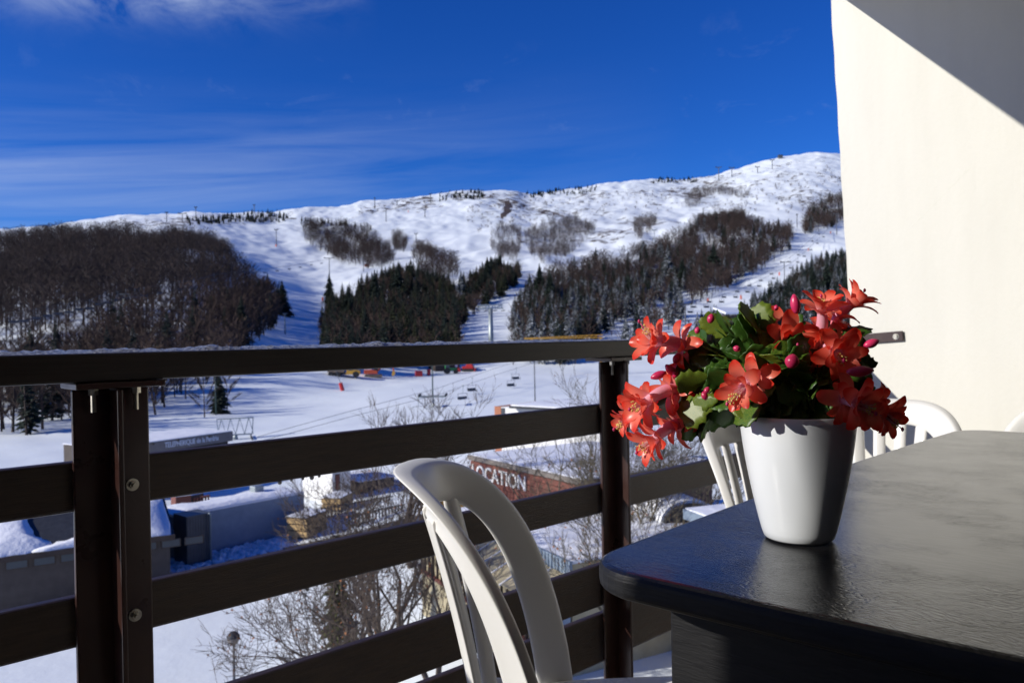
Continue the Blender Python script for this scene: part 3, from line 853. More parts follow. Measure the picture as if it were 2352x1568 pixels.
class Frame:
    """upright frame with x along a line on the ground, y away behind it"""
    def __init__(s, p0, p1):
        s.o = Vector((p0[0], p0[1], 0)); d = Vector((p1[0] - p0[0], p1[1] - p0[1], 0)); s.len = d.length
        s.x = d.normalized(); s.y = Vector((-s.x.y, s.x.x, 0))
        s.rz = math.atan2(s.x.y, s.x.x)
def place(name, fr, z, label, cat, group=None): return empty(name, (fr.o.x, fr.o.y, z), fr.rz, label, cat, group)
def text_mesh(txt, h, width, depth, mat):
    cu = bpy.data.curves.new('txt', 'FONT'); cu.body = txt; cu.size = 1.0; cu.extrude = 0.05; cu.offset = 0.012
    o = bpy.data.objects.new('txt', cu); COL.objects.link(o)
    dg = bpy.context.evaluated_depsgraph_get(); dg.update()
    me = bpy.data.meshes.new_from_object(o.evaluated_get(dg))
    COL.objects.unlink(o); bpy.data.objects.remove(o)
    v = np.array([q.co for q in me.vertices]); mn, mx_ = v.min(0), v.max(0)
    v = (v - mn) / (mx_ - mn)
    nv = np.stack([v[:, 0] * width, (v[:, 2] - 1) * depth, v[:, 1] * h], -1)      # upright, facing -y
    me.vertices.foreach_set('co', nv.astype(np.float32).ravel()); me.materials.clear(); me.materials.append(mat); me.update()
    return me
def lump_sheet(mb, x0, x1, y0, y1, z, th, nx=14, ny=8, amp=.06, seed=1):
    """snow blanket with a soft uneven top and overhanging rim"""
    vs, fs = [], []
    for i in range(nx + 1):
        for j in range(ny + 1):
            u, v = i / nx, j / ny
            x, y = x0 + (x1 - x0) * u, y0 + (y1 - y0) * v
            e = min(1, 5 * min(u, 1 - u, v, 1 - v) + .25)
            vs.append((x, y, z + th * e ** .5 + amp * float(vnoise(np.array(x * .9), np.array(y * .9), seed)) * e))
    for i in range(nx):
        for j in range(ny): fs.append((i * (ny + 1) + j, (i + 1) * (ny + 1) + j, (i + 1) * (ny + 1) + j + 1, i * (ny + 1) + j + 1))
    mb.add(vs, fs)
    ring = [i * (ny + 1) for i in range(nx + 1)] + [nx * (ny + 1) + j for j in range(1, ny + 1)] + [i * (ny + 1) + ny for i in range(nx - 1, -1, -1)] + [j for j in range(ny - 1, 0, -1)]
    b0 = len(mb.v); base = b0 - len(vs)
    vv = [mb.v[base + k] for k in ring]
    low = [(p[0], p[1], z) for p in vv]
    n_ = len(ring)
    mb.add(vv + low, [(k, n_ + k, n_ + (k + 1) % n_, (k + 1) % n_) for k in range(n_)])
    return mb

# --- cable car station with its name board
L_, R_ = at(346, 1016, 60), at(535, 990, 66.6)
fr = Frame(L_, R_); zt = (L_.z + R_.z) / 2; zb = min(gz(L_.x, L_.y), gz(R_.x, R_.y)) - .3
S = place('cable_car_station', fr, zb, 'flat roofed cable car station with grey name board and snow on the roof', 'building')
LN = fr.len; H = zt - zb
MB().box(-3.5, LN - .25, .35, 5.6, 0, H - .02).build('wall', M['housewall'], S)
MB().box(-3.6, LN, 0.0, .30, H - .80, H).build('sign_board', M['fascia'], S, bevel=.02)
tx_ = link('lettering', text_mesh('TELEPHERIQUE de la Perdrix', .50, LN * .655, .03, M['letters2']), S); tx_.location = (LN * .155, -0.004, H - .64)
for k in (.12, 2.3, 5.2):
    MB().tube([(k, -.02, H - .02), (k + .02, -.16, H - .12)], [.06, .09], 8).build('spotlight', M['black'], S)
lump_sheet(MB(), -3.5, LN - .1, .1, 5.7, H, .10, 22, 10, .03, 4).build('roof_snow', M['snowcap'], S, smooth=True)
MB().box(LN - .75, LN - .1, .6, 1.3, 0, H - .2).build('corner_pillar', M['darksheet'], S)
for k in range(4):
    w_ = MB().box(3.6 + k * .95, 4.4 + k * .95, .27, .34, H - 1.9, H - .92).build('window', M['darkwood'], S); MB().box(3.66 + k * .95, 4.34 + k * .95, .258, .268, H - 1.84, H - .98).build('pane', M['glass'], w_)
# --- lattice gantry of the lift behind the station
def gantry(px0, px1, pytop, pybot, depth, label):
    a, b2 = at(px0, pytop, depth), at(px1, pytop + 2, depth + 1.5)
    h = (pybot - pytop) / F * depth
    fr = Frame(a, b2); g0 = gz(a.x, a.y); zt_ = a.z
    o = place('lift_gantry', fr, g0, label, 'lift gantry')
    Lg, T = fr.len, zt_ - g0
    tr = MB()
    for y in (0, .5):
        tr.bar((0, y, T), (Lg, y, T), .10); tr.bar((0.15, y, T - h), (Lg - .15, y, T - h), .10)
        n_ = 8
        for k in range(n_):
            x0_, x1_ = Lg * k / n_, Lg * (k + 1) / n_
            tr.bar((x0_, y, T if k % 2 else T - h), (x1_, y, T - h if k % 2 else T), .06)
        tr.bar((0, y, T), (.15, y, T - h), .08); tr.bar((Lg, y, T), (Lg - .15, y, T - h), .08)
    for k in range(9): tr.bar((Lg * k / 8, 0, T), (Lg * k / 8, .5, T), .05)
    tr.build('lattice_beam', M['galv'], o)
    MB().tube([(Lg / 2, .25, 0), (Lg / 2, .25, T - h)], [.28, .22], 12).build('column', M['galv'], o, smooth=True)
    for sx in (.06, .94):
        w_ = MB()
        w_.bar((Lg * sx, -1.4, T - h - .35), (Lg * sx, 1.9, T - h - .25), .10)
        for k in range(7): w_.tube([(Lg * sx - .06, -1.3 + k * .5, T - h - .52), (Lg * sx + .06, -1.3 + k * .5, T - h - .52)], .19, 12)
        w_.build('sheave_train', M['black'], o)
    return o
gantry(498, 582, 963, 1001, 92, 'lattice gantry with sheave wheels rising behind the cable car station')

# --- red brown hire shop with big white letters
L_, R_ = at(1078, 1046, 40), at(1333, 1101, 32.6)
fr = Frame(L_, R_); zt = (L_.z + R_.z) / 2; zb = gz(L_.x, L_.y) - .4; H = zt - zb
S = place('hire_shop', fr, zb, 'red brown boarded hire shop with big white letters and snowy roof', 'building')
LN = fr.len
nb_ = 16
MB().box(0, LN, .12, 8.0, 0, H - .05).build('wall', M['wood_red'], S)
for k in range(nb_):
    MB().box(.01, LN - .01, 0.05 + .004 * (k % 2), .118, .05 + (H - .30) * k / nb_, .05 + (H - .30) * (k + 1) / nb_ - .022).build('board', M['wood_red'], S)
MB().box(-.1, LN + .1, -.06, .118, H - .21, H).build('roof_edge', M['fascia'], S, bevel=.01)
tx_ = link('lettering', text_mesh('LOCATION', .68, 4.7, .06, M['letters']), S); tx_.location = (.25, .045, H - 1.08)
lump_sheet(MB(), 0.0, LN, .1, 8.0, H - .04, .14, 16, 14, .05, 6).build('roof_snow', M['snowcap'], S, smooth=True)

# --- long low building with snowy roof, blue grey parapet and yellowed canopy
L_, R_ = at(1028, 1168, 30), at(1299, 1289, 22.6)
fr = Frame(L_, R_); zt = (L_.z + R_.z) / 2; zb = gz(L_.x, L_.y) - .4; H = zt - zb
S = place('arcade_building', fr, zb, 'low building with snowy flat roof, blue grey parapet and yellowed glass canopy', 'building')
LN = fr.len
MB().box(0, LN, .2, 6.5, 0, H - .1).build('wall', M['beige'], S)
MB().box(-.05, LN + .05, .10, .198, H - .42, H).build('parapet', M['bluegrey'], S)
for k in range(44): MB().box(LN * k / 44, LN * k / 44 + .05, .065, .0985, H - .41, H - .02).build('parapet_rib', M['bluegrey'], S)
lump_sheet(MB(), .02, LN, .2, 6.4, H - .1, .16, 20, 12, .04, 8).build('roof_snow', M['snowcap'], S, smooth=True)
npan = 9
for k in range(npan):
    x0_, x1_ = LN * k / npan, LN * (k + 1) / npan
    MB().quadprism([(x0_ + .03, .10, H - .44), (x1_ - .03, .10, H - .44), (x1_ - .03, -1.15, H - .98), (x0_ + .03, -1.15, H - .98)], (0, 0, .03)).build('canopy_panel', M['beige'], S)
    MB().bar((x0_, .1, H - .42), (x0_, -1.2, H - .97), .05).build('canopy_bar', M['letters'], S)
for k in range(22):
    x0_ = LN * k / 22
    MB().box(x0_, x0_ + .05, -1.16, -1.10, H - 2.1, H - 1.0).build('mullion', M['darkwood'], S)
MB().box(0, LN, -1.08, -1.05, H - 2.1, H - 1.0).build('front_glazing', M['beige'], S)
MB().box(0, LN, -1.2, -1.04, H - 2.2, H - 2.1).build('sill', M['wood_red'], S)
MB().box(0, LN, -1.1, .19, 0, H - 2.21).build('plinth_wall', M['beige'], S)
MB().quadprism([(LN + .01, .1, H - .44), (LN + .01, -1.15, H - .98), (LN + .01, -1.15, H - 2.2), (LN + .01, .1, H - 2.2)], (.05, 0, 0)).build('gable_end', M['bluegrey'], S)

# --- long house at left with dark snow patched roof
A0, A1 = at(-40, 1330, 33), at(398, 1248, 36.8)
zb = min(gz(A0.x, A0.y), gz(A1.x, A1.y)) - .3
e0, e1_ = at(-40, 1277, 33), at(398, 1231, 36.8)
fr = Frame(A0, A1); LN = fr.len; H = (e0.z + e1_.z) / 2 - zb
S = place('long_house', fr, zb, 'long house at lower left, dark roof half covered with snow above a row of windows', 'house')
MB().box(0, LN - .15, 0, 6.4, 0, H).build('wall', M['housewall'], S)
MB().quadprism([(-.2, -.45, H - .05), (LN, -.45, H - .05), (LN, 3.2, H + 1.15), (-.2, 3.2, H + 1.15)], (0, 0, .12)).build('roof', M['slate'], S)
rb_ = MB().quadprism([(-.2, 6.9, H - .05), (LN, 6.9, H - .05), (LN, 3.2, H + 1.15), (-.2, 3.2, H + 1.15)], (0, 0, .12)).build('roof', M['slate'], S)
MB().box(-.2, LN + .02, -.52, -.44, H - .14, H + .06).build('eaves_board', M['darkwood'], S)
def roof_patch(poly, seed):
    """snow lying on the near roof slope; poly in (along, up) units"""
    mb = MB(); n_ = len(poly)
    def P3(x, u, k): return (x, -.45 + 3.65 * u, H + .07 + 1.2 * u + k)
    jit_ = random.Random(seed)
    pts = []
    for i in range(n_):
        a, b3 = poly[i], poly[(i + 1) % n_]
        for f in (0, .25, .5, .75): pts.append((a[0] + (b3[0] - a[0]) * f + jit_.uniform(-.06, .06), min(1.0, max(.0, a[1] + (b3[1] - a[1]) * f + jit_.uniform(-.02, .02)))))
    c = (sum(p[0] for p in pts) / len(pts), sum(p[1] for p in pts) / len(pts))
    m_ = len(pts)
    vs = [P3(*p, 0.0) for p in pts] + [P3(p[0] * .94 + c[0] * .06, p[1] * .94 + c[1] * .06, .10) for p in pts] + [P3(*c, .13)]
    mb.add(vs, [(i, (i + 1) % m_, m_ + (i + 1) % m_, m_ + i) for i in range(m_)] + [(m_ + i, m_ + (i + 1) % m_, 2 * m_) for i in range(m_)])
    return mb.build('roof_snow', M['snowcap'], S, smooth=True)
roof_patch([(-.2, .0), (1.6, .0), (2.6, .12), (2.0, .3), (1.7, .65), (1.4, 1.0), (-.2, 1.0)], 1)
roof_patch([(1.7, .0), (4.6, .0), (4.6, .17), (3.6, .2), (2.7, .12)], 2)
roof_patch([(LN - 2.6, .0), (LN - .12, .0), (LN - .12, 1.0), (LN - 2.0, 1.0), (LN - 2.5, .4)], 3)
for k in range(8):
    x0_ = .8 + k * 1.02
    w_ = MB().box(x0_, x0_ + .86, -.03, .03, H - .62, H - .24).build('window', M['darkwood'], S); MB().box(x0_ + .05, x0_ + .81, -.036, -.032, H - .58, H - .28).build('pane', M['glass'], w_)
MB().tube([(4.75, -.6, 0), (4.75, -.6, H)], .035, 8).build('rain_pipe', M['red'], S)

# --- low flat building behind it
A0, A1 = at(402, 1264, 41), at(700, 1205, 47)
zb = gz(A0.x, A0.y) - .3
tp0 = at(402, 1178, 41)
fr = Frame(A0, A1); LN = fr.len; H = tp0.z - zb
S = place('flat_store', fr, zb, 'low flat roofed store with dark grey sheet wall and deep snow on top', 'building')
MB().box(0, LN, 0.02, 2.3, 0, H - .25).build('wall', M['bluegrey'], S)
MB().box(-.04, 1.3, -1.4, 0.018, 0, H).build('sheet_front', M['darksheet'], S)
for k in range(9): MB().box(.0 + k * .145, .03 + k * .145, -1.43, -1.402, 0, H - .02).build('sheet_rib', M['darksheet'], S)
lump_sheet(MB(), .0, LN, .0, 2.3, H - .25, .28, 18, 10, .08, 12).build('roof_snow', M['snowcap'], S, smooth=True)
MB().box(5.4, 6.0, 1.2, 1.8, H - .1, H + .40).build('roof_vent', M['galv'], S, bevel=.04)
MB().tube([(1.12, -1.62, .1), (1.12, -1.62, H - .1), (1.12, -1.62, H + .02)], [.06, .06, .11], 10).build('flue_pipe', M['galv'], S, smooth=True)
# --- boarded bin store and rack
A0, A1 = at(404, 1171, 51), at(440, 1169, 51.6)
fr = Frame(A0, A1); zb = gz(A0.x, A0.y) - .1
top_ = at(404, 1141, 51).z - zb
S = place('bin_store', fr, zb, 'small brown boarded bin store with snow lid', 'shed')
for k in range(9): MB().box(fr.len * k / 9, fr.len * (k + 1) / 9 - .02, 0, .06, 0, top_).build('board', M['wood_red'], S)
MB().box(0, fr.len, .07, 1.2, 0, top_ - .02).build('body', M['wood_red'], S)
lump_sheet(MB(), -.03, fr.len + .03, -.02, 1.2, top_ + .005, .12, 6, 6, .03, 14).build('lid_snow', M['snowcap'], S, smooth=True)
A0, A1 = at(446, 1170, 52), at(482, 1164, 53)
fr = Frame(A0, A1); zb = gz(A0.x, A0.y) - .1; top_ = at(446, 1143, 52).z - zb
S = place('timber_rack', fr, zb, 'brown timber rack with upright posts beside the boarded bin store', 'rack')
for k in range(6): MB().box(fr.len * k / 5.5, fr.len * k / 5.5 + .08, 0, .08, 0, top_).build('post', M['wood_red'], S)
MB().box(0, fr.len + .1, .09, .16, top_ - .16, top_ - .02).build('rail', M['wood_red'], S); MB().box(0, fr.len + .1, .09, .16, .2, .34).build('rail', M['wood_red'], S)
MB().box(0, fr.len + .1, .8, .9, 0, top_).build('back_panel', M['darkwood'], S)

# --- white house and grey annexe
A0, A1 = at(764, 1146, 53), at(806, 1143, 54)
fr = Frame(A0, A1); zb = gz(A0.x, A0.y) - .3
S = place('white_house', fr, zb, 'white rendered house gable with one brown shuttered window among the bare trees', 'house')
MB().box(0, fr.len, 0, 4, 0, 3.6).build('wall', M['whitewall'], S)
w_ = MB().box(.22, .58, -.04, -.002, 1.15, 2.25).build('window', M['darkwood'], S); MB().box(.26, .54, -.05, -.042, 1.2, 2.2).build('shutter', M['wood_red'], w_)
MB().prism([(-.2, 3.6), (fr.len + .2, 3.6), (fr.len / 2, 4.4)], -.3, 4.3, Matrix.Rotation(R(90), 4, 'X') @ Matrix.Scale(-1, 4, (0, 0, 1))).build('roof', M['snowcap'], S)
A0, A1 = at(826, 1142, 55), at(906, 1132, 57)
fr = Frame(A0, A1); zb = gz(A0.x, A0.y) - .3; top_ = at(826, 1106, 55).z - zb
S = place('grey_annexe', fr, zb, 'low grey annexe with brown doors right of the white house', 'building')
MB().box(0, fr.len, 0, 4, 0, top_).build('wall', M['housewall'], S)
for k in range(3):
    d_ = MB().box(.3 + k * .8, .8 + k * .8, -.04, -.002, .1, top_ - .35).build('door', M['darkwood'], S)
lump_sheet(MB(), -.1, fr.len + .1, -.2, 4, top_, .14, 8, 8, .04, 16).build('roof_snow', M['snowcap'], S, smooth=True)

# --- timber stacks
def timber_stack(px0, px1, pyb, h, depth, layers, label):
    A0, A1 = at(px0, pyb, depth), at(px1, pyb - 14, depth + 2.0)
    fr = Frame(A0, A1); z0_ = gz(A0.x, A0.y)
    o = place('timber_stack', fr, z0_, label, 'timber stack', 'stacks of fresh timber')
    n_, dp = 12, 1.3
    for l in range(layers):
        z0 = .12 + l * (h / layers); z1 = z0 + h / layers - .07
        for k in range(n_):
            MB().box(fr.len * k / n_ + .012, fr.len * (k + 1) / n_ - .03, .0, dp, z0, z1).build('timber', M['pine'], o)
        for y in (.1, .9): MB().box(0, fr.len, y, y + .1, z1 + .002, z1 + .06).build('bearer', M['darkwood'], o)
    for y in (.1, .9): MB().box(0, fr.len, y, y + .1, 0, .115).build('bearer', M['darkwood'], o)
    lump_sheet(MB(), -.02, fr.len + .02, -.02, dp + .02, .12 + h + .0, .08, 8, 6, .03, 20).build('stack_snow', M['snowcap'], o, smooth=True)
timber_stack(704, 752, 1221, 1.1, 44, 3, 'fresh sawn timber stack in three layers, snow on top, larger and nearer of two')
timber_stack(782, 812, 1189, .75, 50, 2, 'fresh sawn timber stack in two layers, smaller and farther of two')

# --- terrace fences between annexe and street
def picket(px0, py0, px1, py1, d0, d1, h, label):
    A0, A1 = at(px0, py0, d0), at(px1, py1, d1)
    fr = Frame(A0, A1); z0_ = min(gz(A0.x, A0.y), gz(A1.x, A1.y))
    o = place('picket_fence', fr, z0_ - .1, label, 'fence', 'dark picket fences of the terrace')
    n_ = int(fr.len / .24)
    for k in range(n_): MB().box(k * .24, k * .24 + .10, 0, .03, .1, h).build('picket', M['darksheet'], o)
    for z in (.25, h - .15): MB().box(0, fr.len, .031, .07, z, z + .08).build('rail', M['darksheet'], o)
picket(720, 1168, 905, 1150, 48, 52, .95, 'dark picket fence in front of the grey annexe, upper one')
picket(800, 1192, 930, 1172, 45, 48, .95, 'dark picket fence nearer the street, lower one')

# --- far chalet on the snow field, right
A0, A1 = at(1136, 952, 58), at(1385, 960, 52)
fr = Frame(A0, A1); zb = gz(A0.x, A0.y) - .3; top_ = at(1136, 933, 58).z - zb
S = place('snowy_chalet', fr, zb, 'pale low chalet with terracotta corner and dark edged snowy roof behind the bare trees', 'building')
MB().box(0, .62, 0.0, 5, 0, top_).build('corner_wall', M['orangewall'], S)
MB().box(.625, fr.len, 0.02, 5, 0, top_ - .01).build('wall', M['whitewall'], S)
w_ = MB().box(.66, .98, -.03, .018, top_ - .55, top_ - .08).build('window', M['darkwood'], S); MB().box(.69, .95, -.04, -.032, top_ - .52, top_ - .11).build('pane', M['glass'], w_)
MB().box(1.9, fr.len + .4, -.6, 5.4, top_, top_ + .16).build('roof', M['slate'], S)
lump_sheet(MB(), 1.95, fr.len + .3, -.45, 5.3, top_ + .162, .16, 16, 8, .06, 24).build('roof_snow', M['snowcap'], S, smooth=True)

# --- small barrel roofed shed by the trees, right
A0, A1 = at(1510, 1196, 29.5), at(1588, 1196, 27)
fr = Frame(A0, A1); zb = gz(A0.x, A0.y) - .2; top_ = at(1588, 1196, 27).z - zb
S = place('barrel_shed', fr, zb, 'snow covered shed with rounded roof and dark end, left of the pot', 'shed')
pr = [(-1.0, 0.0)] + [(-math.cos(math.pi * k / 10) * 1.05, .62 * math.sin(math.pi * k / 10)) for k in range(11)] + [(1.0, 0)]
Mx = Matrix.Rotation(R(90), 4, 'Z') @ Matrix.Rotation(R(90), 4, 'X')
MB().box(0, fr.len, -.9, .9, 0, top_).build('wall', M['darkwood'], S)
MB().prism([(p[0] * .98, p[1] * .97) for p in pr[1:-1]], -.02, fr.len + .06, Matrix.Translation((0, 0, top_)) @ Mx).build('roof', M['slate'], S)
MB().prism([(p[0] * 1.05, p[1] * 1.12 + .01) for p in pr[1:-1]], .0, fr.len - .12, Matrix.Translation((0, 0, top_)) @ Mx).build('roof_snow', M['snowcap'], S)
A0, A1 = at(1585, 1207, 24), at(1705, 1190, 21.5)
fr = Frame(A0, A1); zb = gz(A0.x, A0.y) - .2; top_ = at(1585, 1168, 24).z - zb
S = place('blue_edged_shed', fr, zb, 'flat roofed shed with blue grey roof edge and beige wall, just above the table', 'shed')
MB().box(0, fr.len, 0, 3, 0, top_ - .3).build('wall', M['beige'], S)
MB().box(-.06, fr.len + .06, -.2, 3.1, top_ - .3, top_).build('roof_edge', M['bluegrey'], S)
lump_sheet(MB(), 0, fr.len, -.15, 3.0, top_ + .002, .10, 8, 8, .03, 27).build('roof_snow', M['snowcap'], S, smooth=True)

# --- road, snow heap, lamp, bin
def ribbon(name, pts, w, mat, lift=.05):
    P_ = [gp(*p) for p in pts]
    mb = MB(); vs = []
    for i, p in enumerate(P_):
        t_ = (P_[min(i + 1, len(P_) - 1)] - P_[max(i - 1, 0)]); t_.z = 0; t_.normalize(); nn = Vector((-t_.y, t_.x, 0))
        for k in range(5):
            q = p + nn * w * (k / 4 - .5); vs.append((q.x, q.y, gz(q.x, q.y) + lift))
    mb.add(vs, [(i * 5 + k, i * 5 + k + 1, (i + 1) * 5 + k + 1, (i + 1) * 5 + k) for i in range(len(P_) - 1) for k in range(4)])
    o = mb.build(name, mat, smooth=True)
    return tag(o, kind='structure')
ribbon('road', [(60, 1400), (200, 1372), (360, 1345), (500, 1312), (640, 1277), (760, 1250), (850, 1228), (930, 1205), (1010, 1185)], 2.6, M['road'])
def clods(px0, px1, f_y, n_, smin, smax, label, seed):
    rg = random.Random(seed)
    mb = MB()
    ico = bmesh.new(); bmesh.ops.create_icosphere(ico, subdivisions=2, radius=1)
    base = np.array([v.co for v in ico.verts]); fs = [tuple(v.index for v in f.verts) for f in ico.faces]; ico.free()
    for k in range(n_):
        px = rg.uniform(px0, px1); y0_, y1_ = f_y(px); py = y1_ + (y0_ - y1_) * rg.random() ** .7
        p = gp(px, py); s = smin + (smax - smin) * rg.random() ** 2.2
        f = (y1_ - py) / max(1, (y1_ - y0_))
        n1_ = 1 + .55 * vnoise(base[:, 0] * 2.6 + k * 7.7, base[:, 1] * 2.6 + base[:, 2] * 3.1, seed)
        v = base * n1_[:, None] * np.array([s, s, s * rg.uniform(.6, .95)])
        a = rg.uniform(0, 6); ca, sa = math.cos(a), math.sin(a)
        v = np.stack([v[:, 0] * ca - v[:, 1] * sa, v[:, 0] * sa + v[:, 1] * ca, v[:, 2]], -1)
        hgt_ = 1.5 * math.sin(math.pi * min(1, max(0, f))) if smax > .25 else 0
        v = v + np.array([p.x, p.y, p.z + hgt_ * rg.uniform(.4, 1)])
        mb.add(v.tolist(), fs)
    o = mb.build('snow_heap', M['snowclod'], smooth=True)
    return tag(o, label, 'snow heap', kind='stuff')
def heap_y(px): 
    f = (px - 355) / 290
    return 1285 - 14 * math.sin(math.pi * min(1, max(0, f * .9 + .05))) - 42 * f, 1350 - 62 * f
clods(355, 650, heap_y, 1200, .04, .24, 'lumpy heap of cleared snow beside the road at left', 3)
clods(0, 175, lambda px: (1330, 1395), 160, .06, .17, 'trodden lumpy snow in front of the long house', 5)
lp = at(536, 1466, 25); g0 = gz(lp.x, lp.y)
S = empty('globe_lamp', (lp.x, lp.y, g0 - .1), 0, 'globe street lamp with dark cap standing in the snow under the branches', 'street lamp')
MB().tube([(0, 0, 0), (0, 0, lp.z - g0 - .1)], [.05, .04], 10).build('pole', M['darksheet'], S, smooth=True)
gl = MB(); gl.lathe([(.001, -.19)] + [(.19 * math.sin(math.pi * k / 12), -.19 * math.cos(math.pi * k / 12)) for k in range(1, 12)] + [(.001, .19)], 20, (0, 0, lp.z - g0 + .1)); gl.build('globe', M['fascia'], S, smooth=True)
MB().lathe([(.001, .23), (.12, .20), (.2, .10), (.205, .05)], 20, (0, 0, lp.z - g0 + .1)).build('cap', M['slate'], S, smooth=True)
bp0 = at(300, 1500, 25.5); g0 = gz(bp0.x, bp0.y)
S = empty('litter_bin', (bp0.x, bp0.y, g0 - .1), .3, 'dark green litter bin with snow lid half hidden behind the left railing post', 'bin')
MB().box(-.3, .3, -.3, .3, 0, 1.0).build('body', M['darkgreen'], S, bevel=.03)
lump_sheet(MB(), -.32, .32, -.32, .32, 1.0, .1, 5, 5, .02, 30).build('lid_snow', M['snowcap'], S, smooth=True)
sg = gp(470, 1265); S = empty('road_sign', sg, .6, 'small yellowish road sign plate seen from behind in front of the snow heap', 'sign')
MB().tube([(0, 0, -.2), (0, 0, 1.7)], .03, 8).build('post', M['galv'], S); MB().box(-.22, .22, -.03, -.01, .9, 1.7).build('plate', M['beige'], S)

# ------------------------------------------------------------------ leafless trees close to the balcony
def branchy(name, base, H, seed, label, spread=.55, levels=5, mat='bark_near', leaves=0, lean=(0, 0), stems=3, group=None, twig=1.0):
    rg = random.Random(seed)
    root = empty(name, base - Vector((0, 0, .15)), 0, label, 'tree', group)
    trunk, crown, lf = MB(), MB(), MB()
    tips = []
    def grow_(p, d, L, r_, lev):
        n_ = 4 if lev < 2 else 3
        pts, rad = [p], [r_]
        q, dd = p.copy(), d.copy()
        for i in range(n_):
            dd = (dd + Vector((rg.gauss(0, .13), rg.gauss(0, .13), rg.gauss(.05 if lev < 3 else .02, .09)))).normalized()
            q = q + dd * L / n_
            pts.append(q.copy()); rad.append(r_ * (1 - .52 * (i + 1) / n_))
        (trunk if lev < 1 else crown).tube(pts, rad, 7 if lev == 0 else 5 if lev < 3 else 3, caps=False)
        if lev >= levels - 1: tips.append(q)
        if lev < levels:
            kids = rg.randint(4, 5) if lev == 0 else rg.randint(3, 4) if lev < 3 else rg.randint(2, 5)
            for k in range(kids):
                f = rg.uniform(.35, 1) if k else 1.0
                i = min(n_ - 1, int(f * n_)); s = pts[i].lerp(pts[i + 1], f * n_ - i if i < n_ else 1)
                ax = Vector((rg.gauss(0, 1), rg.gauss(0, 1), rg.gauss(0, .6)))
                ax = (ax - dd * ax.dot(dd)).normalized()
                nd_ = (dd * 1.0 + ax * spread * rg.uniform(.7, 1.5) + Vector((0, 0, .16))).normalized()
                grow_(s, nd_, L * rg.uniform(.52, .78), max(.0082 * twig, rad[i] * rg.uniform(.48, .66)), lev + 1)
    for s in range(stems):
        a = 2 * math.pi * s / stems + rg.uniform(-.5, .5)
        tl = .0 if stems == 1 else .28
        d0 = Vector((math.cos(a) * tl + lean[0], math.sin(a) * tl + lean[1], 1)).normalized()
        grow_(Vector((math.cos(a) * .08, math.sin(a) * .08, 0)), d0, H * .40 * rg.uniform(.85, 1.1), .155 * H / 8 * (1.25 if stems == 1 else .80), 0)
    trunk.build('trunk', M[mat], root, smooth=True); crown.build('crown', M[mat], root, smooth=True)
    if leaves:
        for k in range(leaves):
            p = rg.choice(tips) + Vector((rg.gauss(0, .05), rg.gauss(0, .05), rg.gauss(-.04, .05)))
            a = Vector((rg.gauss(0, 1), rg.gauss(0, 1), rg.gauss(0, 1))).normalized() * .045; b_ = a.orthogonal().normalized() * .03
            lf.add([p - a, p - b_ * .8, p + a, p + b_], [(0, 1, 2, 3)])
        lf.build('withered_leaves', M['dryleaf'], root)
    return root
M['bark_near'] = pmat('grey_brown_bark', (0.130, 0.097, 0.073), 0.9, (0.066, 0.049, 0.038), 4, 5)
M['bark_lichen'] = pmat('lichen_bark', (0.165, 0.138, 0.088), 0.9, (0.085, 0.070, 0.048), 4, 5)
def tbase(px, d): 
    p = at(px, 1000, d); return Vector((p.x, p.y, gz(p.x, p.y)))
branchy('bare_tree', tbase(880, 25), 8.2, 11, 'many stemmed leafless tree between the left post and the near chair', .6, 5, 'bark_near', 90, (-.2, 0), 5)
branchy('bare_tree', tbase(985, 23), 6.6, 12, 'leafless tree with a leaning trunk just left of the near chair back', .55, 5, 'bark_near', 60, (-.10, 0), 2)
branchy('bare_tree', tbase(930, 21), 6.6, 13, 'low spreading leafless tree at the bottom left between the boards', .62, 5, 'bark_near', 220, (-1.0, -.1), 4)
branchy('bare_tree', tbase(1320, 31), 8.6, 14, 'tall leafless tree left of the right hand post, above the hire shop', .6, 5, 'bark_lichen', 50, (.03, 0), 2)
branchy('bare_tree', tbase(1390, 24), 6.9, 15, 'leafless tree with orange withered leaves right behind the post', .55, 5, 'bark_lichen', 260, (.05, 0), 3)
branchy('bare_tree', tbase(1500, 27), 7.6, 16, 'leafless tree with lichened trunks right of the post', .6, 5, 'bark_lichen', 40, (0, 0), 4)
branchy('bare_tree', tbase(1585, 30), 7.4, 17, 'leafless tree behind the chair and the lower flowers', .65, 5, 'bark_lichen', 20, (.05, 0), 2)
branchy('bare_tree', tbase(940, 36), 8.6, 18, 'slender leafless tree whose fine twigs stand against the snow field', .5, 5, 'bark_near', 0, (0, 0), 3, twig=1.2)
def spruce_at(px, pt, pb, d, label, me):
    b0, t0 = at(px, pb, d), at(px, pt, d)
    o = empty('small_spruce', (b0.x, b0.y, min(b0.z, gz(b0.x, b0.y) + .1)), .4, label, 'tree'); k = (t0.z - o.location.z) / 13.5
    for nm in ('trunk', 'crown'):
        key = me.name + nm; m2 = bpy.data.meshes.get(key)
        c = link(nm, m2, o); c.scale = (k * .6, k * .6, k)
M['needle3'] = pmat('yellow_green_needles', (0.115, 0.125, 0.028), 0.75, (0.045, 0.055, 0.014), 3, 4)
HO = conifer_mesh(330, 13.5, 3.6, [M['pinebark'], M['needle3']], 26, 8, .42, .02, 5)
v_ = [tuple(q.co) for q in HO.vertices]
for nm, mi in (('trunk', 0), ('crown', 1)):
    m2 = bpy.data.meshes.new(HO.name + nm); m2.from_pydata(v_, [], [tuple(f.vertices) for f in HO.polygons if f.material_index == mi]); m2.materials.append(HO.materials[mi]); m2.update()
spruce_at(780, 1205, 1400, 27.5, 'small olive green spruce among the bare stems', HO)

